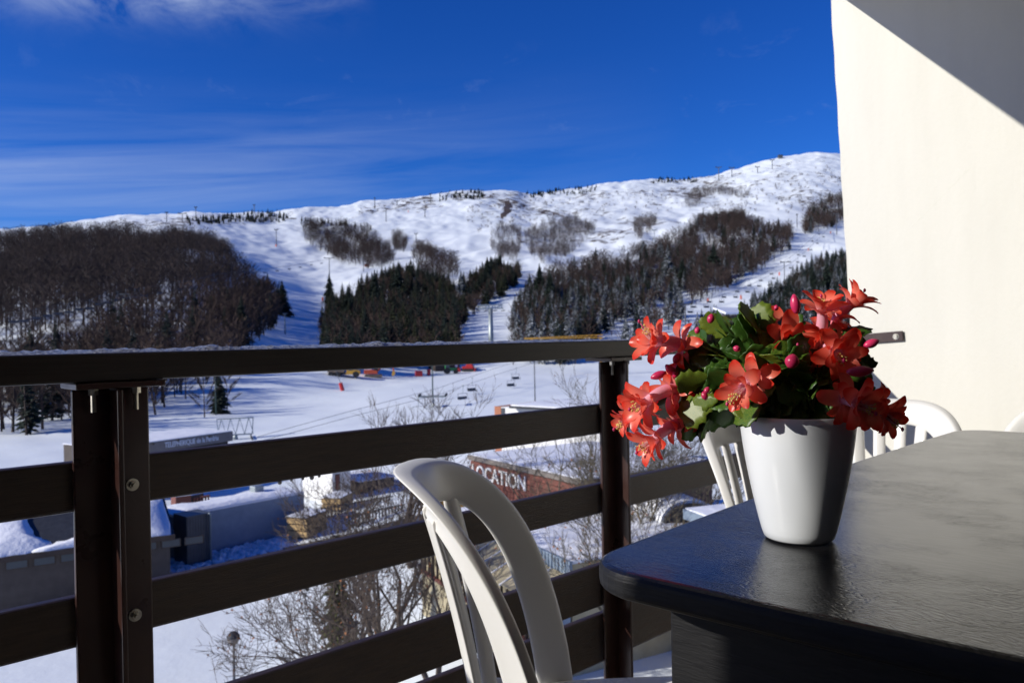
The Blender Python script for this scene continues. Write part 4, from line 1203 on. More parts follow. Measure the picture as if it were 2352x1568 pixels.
# ------------------------------------------------------------------ lifts on the slopes
def tower(px, ptop, pbase, label, arm=4.2, kind='T', depth=None, r_=.30, mat='galv', turn=0.0):
    p = gp(px, pbase) if depth is None else at(px, pbase, depth)
    t_ = at(px, ptop, p.y)
    H = t_.z - p.z
    o = empty('lift_tower', (p.x, p.y, p.z - .5), turn, label, 'lift tower', 'lift towers on the slopes')
    H += .5
    rr2 = max(r_, 1.0 * p.y / F)           # stays a slim pole of at least a pixel
    MB().tube([(0, 0, 0), (0, 0, H)], [rr2, rr2 * .75], 8).build('pole', M[mat], o, smooth=True)
    if kind == 'T':
        MB().box(-arm / 2, arm / 2, -rr2 * .6, rr2 * .6, H - rr2 * 1.5, H).build('crossarm', M[mat], o)
        for s in (-1, 1): MB().box(s * arm / 2 - rr2 * .6, s * arm / 2 + rr2 * .6, -1.3, 1.3, H - .1, H + rr2 * 1.3).build('sheave_train', M['black'], o)
    elif kind == 'lat':
        tr = MB()
        for y in (-.4, .4):
            tr.bar((-arm / 2, y, H + 1.1), (arm / 2, y, H + 1.1), .34); tr.bar((-arm / 2, y, H), (arm / 2, y, H), .34)
            for k in range(8): tr.bar((-arm / 2 + arm * k / 8, y, H + 1.1 * (k % 2)), (-arm / 2 + arm * (k + 1) / 8, y, H + 1.1 * (1 - k % 2)), .24)
        tr.build('lattice_beam', M['galv'], o)
        for s in (-1, -.35, .35, 1):
            w_ = MB(); w_.bar((s * arm / 2, -.3, H), (s * arm / 2, -.3, H - .7), .1); w_.bar((s * arm / 2 - .6, -1.2, H - .95), (s * arm / 2 + .6, .9, H - .65), .22)
            w_.build('sheave_train', M['black'], o)
    return o
T_ = [(1922, 491, 539, 'lift tower at the top of the right hand chairlift, by the wall', 3.6), (1802, 601, 644, 'lift tower with red pad halfway up the right hand chairlift', 4.6), (1575, 697, 776, 'tall lift tower low on the right hand chairlift, left of the plant', 4.4),
      (1736, 545, 617, 'thin pole lift tower at the edge of the right beech wood', 1.2), (1504, 528, 590, 'pale lift tower rising out of the right wood', 3.6), (1481, 674, 702, 'small lift pole beside the narrow snow strip', 1.4),
      (1440, 738, 786, 'drag lift pole with crossbar just above the handrail, right of the crane jib', 4.0), (1331, 732, 786, 'drag lift pole with crossbar just above the handrail, left of it', 3.0), (1831, 493, 522, 'thin lift pole left of the upper right wood', .9),
      (1651, 384, 416, 'first lift tower on the ridge, largest of four', 8.5), (1681, 385, 407, 'second lift tower on the ridge', 8.0), (1740, 383, 398, 'third lift tower on the ridge', 6.5), (1774, 367, 389, 'fourth lift tower on the ridge below the summit hut', 6.5),
      (635, 527, 566, 'lift pole in the middle of the left piste, red pad at its foot', 3.0), (450, 476, 505, 'lift pole on the left ridge, tallest of three', 2.2), (419, 490, 510, 'lift tower with wide crossarm on the left ridge', 7.5), (383, 488, 510, 'thin lift pole on the left ridge', 2.0), (584, 471, 490, 'lift pole on the ridge above the left piste', 2.0),
      (757, 592, 645, 'lift tower right of the left piste, above a dark conifer', 7.0), (655, 719, 767, 'pale lift pole low on the left piste', 1.4), (558, 619, 650, 'pale lift tower at the edge of the dark beech wood', 3.6), (285, 674, 712, 'pale lift tower in the gap between the two left woods', 4.4),
      (989, 445, 466, 'lift pole on the central ridge', 2.8), (912, 461, 472, 'small lift tower on the central ridge', 6.0), (976, 481, 499, 'lift tower on the central snow face', 3.6), (956, 536, 556, 'lift pole above the central beech copse', 3.2), (887, 480, 509, 'thin pole on the upper central piste', 1.0), (861, 455, 479, 'thin pole at the left end of the central ridge', 1.0),
      (835, 592, 624, 'pole beside the red hut below the upper beech wood', 1.0), (877, 595, 627, 'pole right of the red hut below the upper beech wood', 1.0)]
for px, a_, b_, lab, arm in T_: tower(px, a_, b_, lab, arm, 'T', mat='galv' if 'pale' in lab else 'cable')
tower(1129, 708, 845, 'big galvanised lift tower with lattice crossbeam in the centre above the handrail', 8.4, 'lat', 262, .95)
tower(996, 908, 1000, 'lift tower with sheave trains under the handrail, left of the right post', 4.0, 'T', 118, .20, 'galv')
tower(1229, 828, 925, 'thin dark lamp mast behind the bare tree, left of the right post', .6, 'pole', 120, .10, 'cable')
tower(994, 838, 905, 'dark green floodlight mast behind the lift tower under the handrail', .5, 'pole', 130, .12, 'darkgreen')
tower(496, 862, 954, 'dark green floodlight mast with red foot in the tree group left', .5, 'pole', 121, .12, 'darkgreen')

def chair_mesh():
    body, hang = MB(), MB()
    body.box(-1.05, 1.05, -.25, .25, -2.62, -2.50); body.box(-1.05, 1.05, .25, .31, -2.5, -2.02)
    for s in (-1, 1): body.bar((s * 1.05, .28, -2.02), (s * 1.05, .1, -1.45), .06); body.bar((s * 1.05, -.2, -2.55), (s * 1.05, -.2, -2.2), .06)
    body.bar((-1.05, .1, -1.45), (1.05, .1, -1.45), .06)
    hang.bar((0, .1, -1.45), (0, .0, -.05), .07); hang.box(-.08, .08, -.2, .2, -.1, .08)
    return body.mesh('seat', M['cable']), hang.mesh('hanger', M['galv'])
CB, CHG = chair_mesh()
def lift_chair(px, py, label, group, lift=6.0, depth=None, turn=0, k=1.0):
    # seat at that pixel, a few metres above the snow
    if depth is None:
        q = raycast(px, py, lift=lift)[0]; p = Vector(q)
        if np.isnan(q[0]): return None
    else: p = at(px, py, depth)
    o = empty('chairlift_chair', p + Vector((0, 0, 2.55 * k)), turn, label, 'chairlift chair', group)
    for nm, me in (('seat', CB), ('hanger', CHG)):
        c = link(nm, me, o); c.scale = (k, k, k)
    return p + Vector((0, 0, 2.55 * k))
def cr3(x, y): return ((2000 + x / 1.809) * .6125, (520 + y / 1.809) * .6125)
UP = [cr3(*p) for p in [(1940, 650), (1895, 697), (1800, 790), (1740, 838), (1618, 920), (1545, 965), (1468, 1000), (1385, 1040), (1295, 1078), (1195, 1110), (1090, 1145), (975, 1187), (850, 1250), (710, 1320)]]
DN = [cr3(*p) for p in [(1970, 668), (1928, 712), (1885, 757), (1840, 800), (1795, 840), (1748, 880), (1632, 950), (1535, 1003), (1455, 1042), (1375, 1078), (1280, 1110), (1178, 1145), (1068, 1180), (932, 1250)]]
ORD = ['topmost', 'second', 'third', 'fourth', 'fifth', 'sixth', 'seventh', 'eighth', 'ninth', 'tenth', 'eleventh', 'twelfth', 'thirteenth', 'fourteenth', 'fifteenth', 'sixteenth', 'seventeenth', 'eighteenth', 'nineteenth', 'twentieth']
g1 = [lift_chair(*p, ORD[i] + ' empty chair from the top on the left cable of the right hand chairlift', 'chairs on the left cable of the right chairlift', 5, turn=.5, k=1.35) for i, p in enumerate(UP)]
g2 = [lift_chair(*p, ORD[i] + ' empty chair from the top on the right cable of the right hand chairlift', 'chairs on the right cable of the right chairlift', 5, turn=.5, k=1.35) for i, p in enumerate(DN)]
LT = [(x / 3, 465.5 + y / 3) for x, y in [(95, 825), (165, 820), (250, 800), (330, 785), (400, 770), (475, 760), (545, 740), (618, 733), (685, 705), (748, 695), (810, 675), (868, 660), (930, 655), (992, 645), (1108, 628), (1235, 600), (1335, 590), (1475, 540), (1620, 515), (1740, 490)]]
LT2 = [(x / 3, 465.5 + y / 3) for x, y in [(1825, 485), (1910, 472), (1995, 460), (2070, 447), (2145, 430), (2215, 420)]]
g3 = [lift_chair(*p, ('leftmost' if i == 0 else ORD[i] + ' from the left of the') + ' pale empty chairs on the lift crossing the left woods', 'chairs on the lift crossing the left woods', 9, turn=.5, k=1.0) for i, p in enumerate(LT)]
g4 = [lift_chair(*p, ('leftmost' if i == 0 else ORD[i] + ' from the left of the') + ' empty chairs on the lift crossing the left piste', 'chairs on the lift crossing the left piste', 6, turn=.5) for i, p in enumerate(LT2)]
NEAR = [((1064, 917), 128, 'empty four seat chair hanging below the handrail, lower one of the pair'), ((1085, 897), 140, 'empty four seat chair hanging below the handrail, upper one of the pair'), ((1175, 886), 150, 'empty chair among the twigs left of the right post, lower'), ((1186, 870), 164, 'empty chair among the twigs left of the right post, upper'),
        ((962, 948), 118, 'empty chair left of the lift tower under the handrail')]
near_pts = [lift_chair(*p, lab, 'chairs on the lift below the handrail', depth=d, turn=.7, k=.9) for p, d, lab in NEAR]
def cable(name, pts, label, r_=.035):
    pts = [p for p in pts if p is not None]
    d_ = [max(r_, .32 * p.y / F) for p in pts]
    o = MB().tube(pts, d_, 5).build(name, M['cable'])
    tag(o, label, 'cable')
def ext(pts, a, b_):
    pts = [p for p in pts if p is not None]
    return [pts[0] + (pts[0] - pts[1]) * a] + pts + [pts[-1] + (pts[-1] - pts[-2]) * b_]
cable('lift_cable', ext(g1, .8, 1.5), 'left hauling cable of the right hand chairlift'); cable('lift_cable', ext(g2, .8, 1.5), 'right hauling cable of the right hand chairlift')
cable('lift_cable', ext(g3 + g4, 1, 1), 'hauling cable of the lift crossing the left woods and piste')
cable('lift_cable', [at(590, 1003, 92), at(800, 945, 104), at(1000, 893, 117), at(1130, 848, 150), at(1250, 810, 200)], 'upper hauling cable running from the gantry across the snow field', .03)
cable('lift_cable', [at(590, 1015, 90), at(800, 958, 102), at(1010, 905, 115), at(1140, 860, 145), at(1260, 822, 190)], 'lower hauling cable running from the gantry across the snow field', .03)

# ------------------------------------------------------------------ machines and small things on the snow field
def wheel(mb, x, y, z, r_, w): mb.tube([(x, y - w / 2, z), (x, y + w / 2, z)], r_, 14)
p = gp(858, 866); S = empty('excavator', p, .15, 'orange red excavator with raised boom under the handrail', 'excavator')
for s in (-1, 1): MB().prism([(-2.2, .2), (-1.9, 0), (1.9, 0), (2.2, .25), (2.1, .7), (-2.1, .7)], s * .75 - .3, s * .75 + .3, Matrix.Rotation(R(90), 4, 'X')).build('track', M['mud'], S)
MB().prism([(-2.3, .85), (1.0, .85), (1.0, 1.6), (-.2, 1.9), (-2.3, 1.9)], -1.1, 1.1, Matrix.Rotation(R(90), 4, 'X')).build('body', M['orange'], S, bevel=.06)
cb = MB().box(.1, 1.15, -1.05, -.05, 1.0, 2.75).build('cab', M['black'], S, bevel=.08)
MB().box(-2.2, -.4, -.9, .9, 1.9, 2.2).build('engine_cover', M['whitewall'], S, bevel=.05)
bm_ = MB(); bm_.bar((1.0, .3, 1.5), (2.6, .3, 3.3), .4, .45); bm_.bar((2.6, .3, 3.3), (4.6, .3, 3.45), .36, .4); bm_.build('boom', M['orange'], S)
MB().bar((4.55, .3, 3.6), (5.0, .3, 1.4), .32).build('stick', M['orange'], S)
MB().prism([(4.7, 1.4), (5.3, 1.4), (5.4, .7), (4.8, .1), (4.5, .5)], -.1, .7, Matrix.Rotation(R(90), 4, 'X')).build('bucket', M['yellow'], S)
p = gp(800, 866); S = empty('dump_truck', p, .1, 'muddy yellow articulated dump truck left of the excavator', 'dump truck')
MB().prism([(-4.6, 1.2), (-.9, 1.2), (-.6, 2.5), (-3.6, 2.6), (-5.3, 2.1)], -1.2, 1.2, Matrix.Rotation(R(90), 4, 'X')).build('dump_body', M['mud'], S, bevel=.05)
MB().prism([(-.5, .7), (2.9, .7), (2.9, 1.6), (1.4, 1.8), (1.3, 2.6), (-.1, 2.6), (-.3, 1.6)], -1.1, 1.1, Matrix.Rotation(R(90), 4, 'X')).build('cab', M['yellow'], S, bevel=.05)
MB().box(.0, 1.2, -1.13, -1.102, 1.7, 2.45).build('cab_window', M['glass'], S)
for x in (-4.0, -2.4, 1.9):
    for s in (-1, 1):
        w_ = MB(); wheel(w_, x, s * 1.05, .72, .72, .5); w_.build('wheel', M['black'], S)
MB().box(-4.4, 1.0, -.4, .4, .7, 1.15).build('chassis', M['black'], S)
p = gp(962, 864); S = empty('red_crate', p, .3, 'red plastic crate on the snow right of the excavator', 'crate')
MB().box(-.9, .9, -.6, .6, 0, 1.3).build('body', M['red'], S, bevel=.06); MB().box(-.95, .95, -.65, .65, 1.3, 1.42).build('lid', M['red'], S)
p = gp(985, 862); S = empty('red_barrel', p, 0, 'red barrel standing right beside the red crate', 'barrel')
MB().lathe([(.001, 0), (.5, 0), (.5, .7), (.54, .75), (.5, .8), (.5, 1.6), (.001, 1.6)], 14).build('body', M['red'], S); MB().lathe([(.001, 1.61), (.45, 1.62), (.45, 1.68), (.001, 1.69)], 14).build('lid', M['black'], S)
p = gp(1035, 858); S = empty('green_tractor', p, .2, 'green tractor with red attachment under the handrail', 'tractor')
MB().box(-.4, 1.9, -.45, .45, .9, 1.6).build('bonnet', M['green'], S, bevel=.08); MB().box(-1.5, -.35, -.75, .75, 1.1, 2.7).build('cab', M['green'], S, bevel=.1)
MB().box(-1.45, -.4, -.77, -.752, 1.6, 2.5).build('cab_window', M['glass'], S)
for x, r_ in ((-1.0, .85), (1.4, .55)):
    for s in (-1, 1):
        w_ = MB(); wheel(w_, x, s * .85, r_, r_, .4); w_.build('wheel', M['black'], S)
MB().box(1.95, 2.6, -1.0, 1.0, .4, 1.5).build('red_attachment', M['red'], S)
p = gp(1076, 852); S = empty('snow_groomer', p, -.1, 'red snow groomer with snow on its cab, right of the dark shed', 'snow groomer')
for s in (-1, 1): MB().prism([(-1.8, .25), (-1.4, 0), (1.4, 0), (1.8, .3), (1.5, .7), (-1.6, .7)], s * 1.1 - .5, s * 1.1 + .5, Matrix.Rotation(R(90), 4, 'X')).build('track', M['black'], S)
MB().prism([(-1.6, .7), (1.5, .7), (1.5, 1.2), (.9, 2.2), (-.4, 2.2), (-.6, 1.4), (-1.6, 1.4)], -1.1, 1.1, Matrix.Rotation(R(90), 4, 'X')).build('cab', M['red'], S, bevel=.06)
MB().box(1.9, 2.1, -1.9, 1.9, .0, .9).build('blade', M['red'], S)
A0, A1 = gp(1000, 853), gp(1056, 850); fr = Frame(A0, A1)
S = place('dark_shed', fr, A0.z - .3, 'dark timber shed behind the machines under the handrail', 'shed')
MB().box(0, fr.len, 0, 5, 0, 3.2).build('wall', M['darkwood'], S); MB().box(-.3, fr.len + .3, -.4, 5.3, 3.2, 3.4).build('roof', M['slate'], S)
w_ = MB().box(fr.len - 1.4, fr.len - .6, -.05, -.002, 1.3, 2.3).build('window', M['letters2'], S)
p = gp(786, 897); S = empty('slope_marker', p, .4, 'leaning red padded pole marker on the snow field', 'slope marker')
mk = MB(); mk.tube([(0.1, 0, 0), (-.35, 0, 1.7)], .42, 12); mk.build('red_pad', M['red'], S); MB().tube([(-.35, 0, 1.7), (-1.9, 0, 6.2)], .06, 6).build('pole', M['cable'], S)
PADS = [(1857, 576, 'red padded marker beside the right hand chairlift, upper'), (1790, 632, 'red pad at the foot of the middle lift tower'), (1702, 687, 'red padded marker low on the right hand piste'), (1908, 536, 'red padded marker by the top lift tower, near the wall'), (1626, 694, 'small red pad at the wood edge left of the right hand piste'),
        (741, 691, 'orange marker at the right edge of the left piste'), (634, 566, 'red pad at the foot of the pole in the left piste'), (590, 747, 'orange marker at the left edge of the piste, in front of the brown wood'), (938, 487, 'small red flag on the upper central piste')]
for px, py, lab in PADS:
    p = gp(px, py); k = .9
    S = empty('slope_pad', p - Vector((0, 0, .2)), rng.uniform(-.4, .4), lab, 'slope marker', 'red safety pads on the pistes')
    MB().box(-.45 * k, .45 * k, -.3 * k, .3 * k, 0, 2.6 * k).build('pad', M['orange'], S, bevel=.05); MB().tube([(0, 0, 2.6 * k), (0, 0, 3.2 * k)], .08, 6).build('pole', M['cable'], S)
p = gp(843, 612); S = empty('piste_hut', p - Vector((0, 0, .3)), 0, 'tiny red hut below the upper beech wood', 'hut')
MB().box(-2.0, 2.0, -1.5, 1.5, 0, 2.6).build('wall', M['wood_red'], S); MB().prism([(-2.3, 2.6), (2.3, 2.6), (0, 3.8)], -1.8, 1.8, Matrix.Rotation(R(90), 4, 'X')).build('roof', M['snowcap'], S)
p = gp(1792, 364); S = empty('summit_hut', p - Vector((0, 0, .3)), 0, 'small dark lift station on the summit ridge', 'lift station')
MB().box(-3.6, 3.6, -3, 3, 1.6, 5.2).build('cabin', M['darksheet'], S); MB().box(-3.0, 3.0, -2.4, 2.4, 0, 1.6).build('base', M['fascia'], S); MB().box(-3.9, 3.9, -3.2, 3.2, 5.2, 5.8).build('roof', M['slate'], S); MB().tube([(-1, 0, 5.8), (-1, 0, 8)], .3, 6).build('mast', M['cable'], S)
p = gp(1205, 790); S = empty('crane_jib', at(1205, 778, 200), .0, 'orange yellow crane jib lying level just above the handrail', 'crane')
jb = MB(); Lj = 20.0
for z, y in ((0, -.4), (0, .4), (.7, 0)): jb.bar((0 if z else -.2, y, z * .2), (Lj, y, z), .16)
for k in range(16): jb.bar((Lj * k / 16, -.4, 0), (Lj * (k + 1) / 16, 0, .7 * (k + 1) / 16), .09); jb.bar((Lj * k / 16, .4, 0), (Lj * (k + 1) / 16, 0, .7 * (k + 1) / 16), .09)
jb.build('jib', M['yellow'], S); MB().bar((-.2, 0, .3), (5.0, 0, -.9), .14).build('tie_bar', M['yellow'], S)
MB().box(Lj - .9, Lj - .3, -.3, .3, at(1205, 778, 200).z * -1 + gz(10, 200), .0).build('mast', M['yellow'], S)
p = gp(1060, 1143); S = empty('mini_digger', at(1050, 1150, 37), .3, 'yellow mini digger with grey drum behind the snowy roof, seen through the chair back', 'digger')
MB().box(-1.0, .7, -.6, .6, -.7, .45).build('body', M['yellow'], S, bevel=.05); MB().tube([(.2, -.7, -.1), (1.3, -.7, -.05)], .22, 12).build('drum', M['galv'], S); MB().box(-1.1, 1.2, -.65, .65, -4.0, -.72).build('undercarriage', M['black'], S)
p = at(1650, 728, 175); S = None
A0, A1 = at(1665, 708, 190), at(1760, 702, 200); fr = Frame(A0, A1); zb = min(gz(A0.x, A0.y), gz(A1.x, A1.y)) - .5
S = place('snow_roofed_chalet', fr, zb, 'chalet with bright snowy roof half hidden behind the plant', 'chalet')
Hh = A0.z - zb
MB().box(0, fr.len, 0, 6, 0, max(1.5, Hh - 1.6)).build('wall', M['darkwood'], S); MB().quadprism([(-.5, -.6, Hh - 1.4), (fr.len + .5, -.6, Hh - 1.4), (fr.len + .5, 3.2, Hh), (-.5, 3.2, Hh)], (0, 0, .4)).build('roof', M['snowcap'], S)
# ------------------------------------------------------------------ table
# black paint, brushed and crazed
m, t, b, out = new_mat('black_table_paint'); M['tablepaint'] = m
b.inputs['Roughness'].default_value = 0.30
b.inputs['Specular IOR Level'].default_value = 0.51
n0 = noise_node(t, 24, 6, .6)
c0 = ramp(t, n0.outputs['Fac'], [(0.3, (0.007, 0.007, 0.008)), (0.7, (0.013, 0.0125, 0.0125))]); t.links.new(c0.outputs[0], b.inputs['Base Color'])
tcn = nd(t, 'ShaderNodeTexCoord')
wv = nd(t, 'ShaderNodeTexNoise'); wv.inputs['Scale'].default_value = 5; wv.inputs['Detail'].default_value = 3
t.links.new(tcn.outputs['Object'], wv.inputs['Vector'])
vm = nd(t, 'ShaderNodeVectorMath', operation='MULTIPLY_ADD'); vm.inputs[1].default_value = (0.12, 0.12, 0.0)
t.links.new(wv.outputs['Color'], vm.inputs[0]); t.links.new(tcn.outputs['Object'], vm.inputs[2])
mpn = nd(t, 'ShaderNodeMapping'); mpn.inputs['Scale'].default_value = (85, 300, 60); mpn.inputs['Rotation'].default_value = (0, 0, R(20))
t.links.new(vm.outputs[0], mpn.inputs[0])
vo = nd(t, 'ShaderNodeTexVoronoi', feature='DISTANCE_TO_EDGE'); vo.inputs['Scale'].default_value = 1.0
t.links.new(mpn.outputs[0], vo.inputs['Vector'])
cr = nd(t, 'ShaderNodeMapRange'); cr.inputs['From Min'].default_value = 0.0; cr.inputs['From Max'].default_value = 0.16
t.links.new(vo.outputs['Distance'], cr.inputs['Value'])
mk = noise_node(t, 6.5, 5, .65); mkr = nd(t, 'ShaderNodeMapRange'); mkr.inputs['From Min'].default_value = 0.40; mkr.inputs['From Max'].default_value = 0.66
t.links.new(mk.outputs['Fac'], mkr.inputs['Value'])
inv = nd(t, 'ShaderNodeMath', operation='SUBTRACT'); inv.inputs[0].default_value = 1.0; t.links.new(cr.outputs[0], inv.inputs[1])
cm_ = nd(t, 'ShaderNodeMath', operation='MULTIPLY'); t.links.new(inv.outputs[0], cm_.inputs[0]); t.links.new(mkr.outputs[0], cm_.inputs[1])
fn = noise_node(t, 26, 6, .7, vscale=(1, 6, 2))
hs = nd(t, 'ShaderNodeMath', operation='MULTIPLY_ADD'); hs.inputs[1].default_value = -0.9
t.links.new(cm_.outputs[0], hs.inputs[0]); t.links.new(fn.outputs['Fac'], hs.inputs[2])
bp = nd(t, 'ShaderNodeBump'); bp.inputs['Strength'].default_value = 0.22; bp.inputs['Distance'].default_value = 0.0011
t.links.new(hs.outputs[0], bp.inputs['Height']); t.links.new(bp.outputs[0], b.inputs['Normal'])
gn = nd(t, 'ShaderNodeNewGeometry'); gs = nd(t, 'ShaderNodeSeparateXYZ'); t.links.new(gn.outputs['Normal'], gs.inputs[0])
gm = nd(t, 'ShaderNodeMapRange'); gm.inputs['From Min'].default_value = 0.6; gm.inputs['From Max'].default_value = 0.98; gm.inputs['To Min'].default_value = 0.04; gm.inputs['To Max'].default_value = 0.25
t.links.new(gs.outputs[2], gm.inputs['Value']); t.links.new(gm.outputs[0], bp.inputs['Strength'])
sl = nd(t, 'ShaderNodeMapRange'); sl.inputs['To Min'].default_value = 0.66; sl.inputs['To Max'].default_value = 0.26
t.links.new(cm_.outputs[0], sl.inputs['Value']); t.links.new(sl.outputs[0], b.inputs['Specular IOR Level'])
rr_ = nd(t, 'ShaderNodeMapRange'); rr_.inputs['To Min'].default_value = 0.20; rr_.inputs['To Max'].default_value = 0.26
t.links.new(n0.outputs['Fac'], rr_.inputs['Value']); t.links.new(rr_.outputs[0], b.inputs['Roughness'])

M['tableside'] = pmat('matt_black_paint', (0.014, 0.0138, 0.0145), 0.50, (0.008, 0.008, 0.009), 30, 5, bump=0.25, bscale=60, vscale=(1, 1, 9), bvscale=(1, 1, 8), bdist=0.002, spec=0.22)
TZ = 0.824
TA = Vector((0.050, 0.745, 0)); TB = Vector((0.970, 1.705, 0))
tx = (TB - TA).normalized(); ty = Vector((tx.y, -tx.x, 0))             # ty towards the near right
TL, TW = (TB - TA).length, 0.74
trz = math.atan2(ty.y, ty.x)
# local frame: x along ty (short side), y along tx (long side), origin on the floor below corner A
TABLE = empty('garden_table', TA, trz, 'black painted table with crazed top and rounded corners carrying the flower pot', 'table')
def rrect(w, l, r, n=10, bulge=0.012):
    pts = []
    cs = [(w - r, l - r, 0), (r, l - r, 90), (r, r, 180), (w - r, r, 270)]
    for cx_, cy_, a0 in cs:
        for i in range(n + 1):
            a = R(a0 + 90 * i / n)
            pts.append((cx_ + r * math.cos(a), cy_ + r * math.sin(a)))
    out_ = []
    for i, p in enumerate(pts):
        q = pts[(i + 1) % len(pts)]
        d = math.hypot(q[0] - p[0], q[1] - p[1]); out_.append(p)
        if d > .2:
            k = 14
            for j in range(1, k):
                f = j / k; x, y = p[0] + (q[0] - p[0]) * f, p[1] + (q[1] - p[1]) * f
                nx_, ny_ = (q[1] - p[1]) / d, -(q[0] - p[0]) / d
                bb = bulge * math.sin(math.pi * f); out_.append((x + nx_ * bb, y + ny_ * bb))
    return [(x, y + .09 * x * (1 - y / l) if y < l * .5 else y + .045 * x * (1 - (y - l * .5) / (l * .5))) for x, y in out_]
tt_ = MB(); tt_.prism(rrect(TW, TL, 0.07), TZ - 0.026, TZ)
tt_.m = [1 if i != 1 else 0 for i in range(len(tt_.f))]
top = tt_.build('tabletop', [M['tablepaint'], M['tableside']], TABLE)
bv = top.modifiers.new('bevel', 'BEVEL'); bv.width = 0.008; bv.segments = 4; bv.limit_method = 'ANGLE'; bv.angle_limit = R(50)
for y0 in (0.088, TL - 0.116):
    MB().box(0.055, TW - 0.055, y0, y0 + 0.028, 0.0, TZ - 0.030).build('leg_panel', M['tableside'], TABLE, bevel=0.003)
MB().box(TW / 2 - 0.014, TW / 2 + 0.014, 0.117, TL - 0.117, 0.30, 0.42).build('stretcher', M['tableside'], TABLE, bevel=0.003)

# ------------------------------------------------------------------ white plastic chairs
m = pmat('white_plastic', (0.74, 0.73, 0.70), 0.30, (0.70, 0.69, 0.655), 6, spec=0.5, rvar=0.04); M['plastic'] = m
BK1, BK2 = 0.149, 0.230
def chair_shape():
    zs, zt, hw = 0.43, 0.834, 0.210
    def surf(a, z, off=0.0):
        """a lateral, z height -> point on the back, off towards the rear"""
        k = max(0.0, z - zs)
        yc = -0.185 - BK1 * k - BK2 * k * k
        y = yc + 3.70 * a * a * (1.05 - 0.30 * k / .44) - off
        return Vector((a, y, z))
    N = 48
    outer, inner = [], []
    for i in range(N + 1):
        f = i / N
        # superellipse arch from left foot over the top to the right foot
        th = math.pi * (1 - f)
        ca, sa = math.cos(th), math.sin(th)
        e = 0.51
        a = hw * math.copysign(abs(ca) ** e, ca); z = zs + (zt - zs) * abs(sa) ** e
        a *= 0.92 + 0.08 * (z - zs) / (zt - zs)
        outer.append((a, z))
        wd = 0.040 + 0.052 * max(0, sa) ** 6
        ai = (hw - 0.050) * math.copysign(abs(ca) ** e, ca); zi = zs + (zt - zs - 0.064) * abs(sa) ** e
        ai *= 0.92 + 0.08 * (zi - zs) / (zt - zs)
        inner.append((ai, zi))
    lo = [(o_[0], zs - .12) for o_ in (outer[0], outer[-1])]; li = [(o_[0], zs - .12) for o_ in (inner[0], inner[-1])]
    return surf, [lo[0]] + outer + [lo[1]], [li[0]] + inner + [li[1]], zs
def solid(o, th, sub=1, off=0):
    s_ = o.modifiers.new('solid', 'SOLIDIFY'); s_.thickness = th; s_.offset = off
    if sub:
        q = o.modifiers.new('sub', 'SUBSURF'); q.levels = sub; q.render_levels = sub
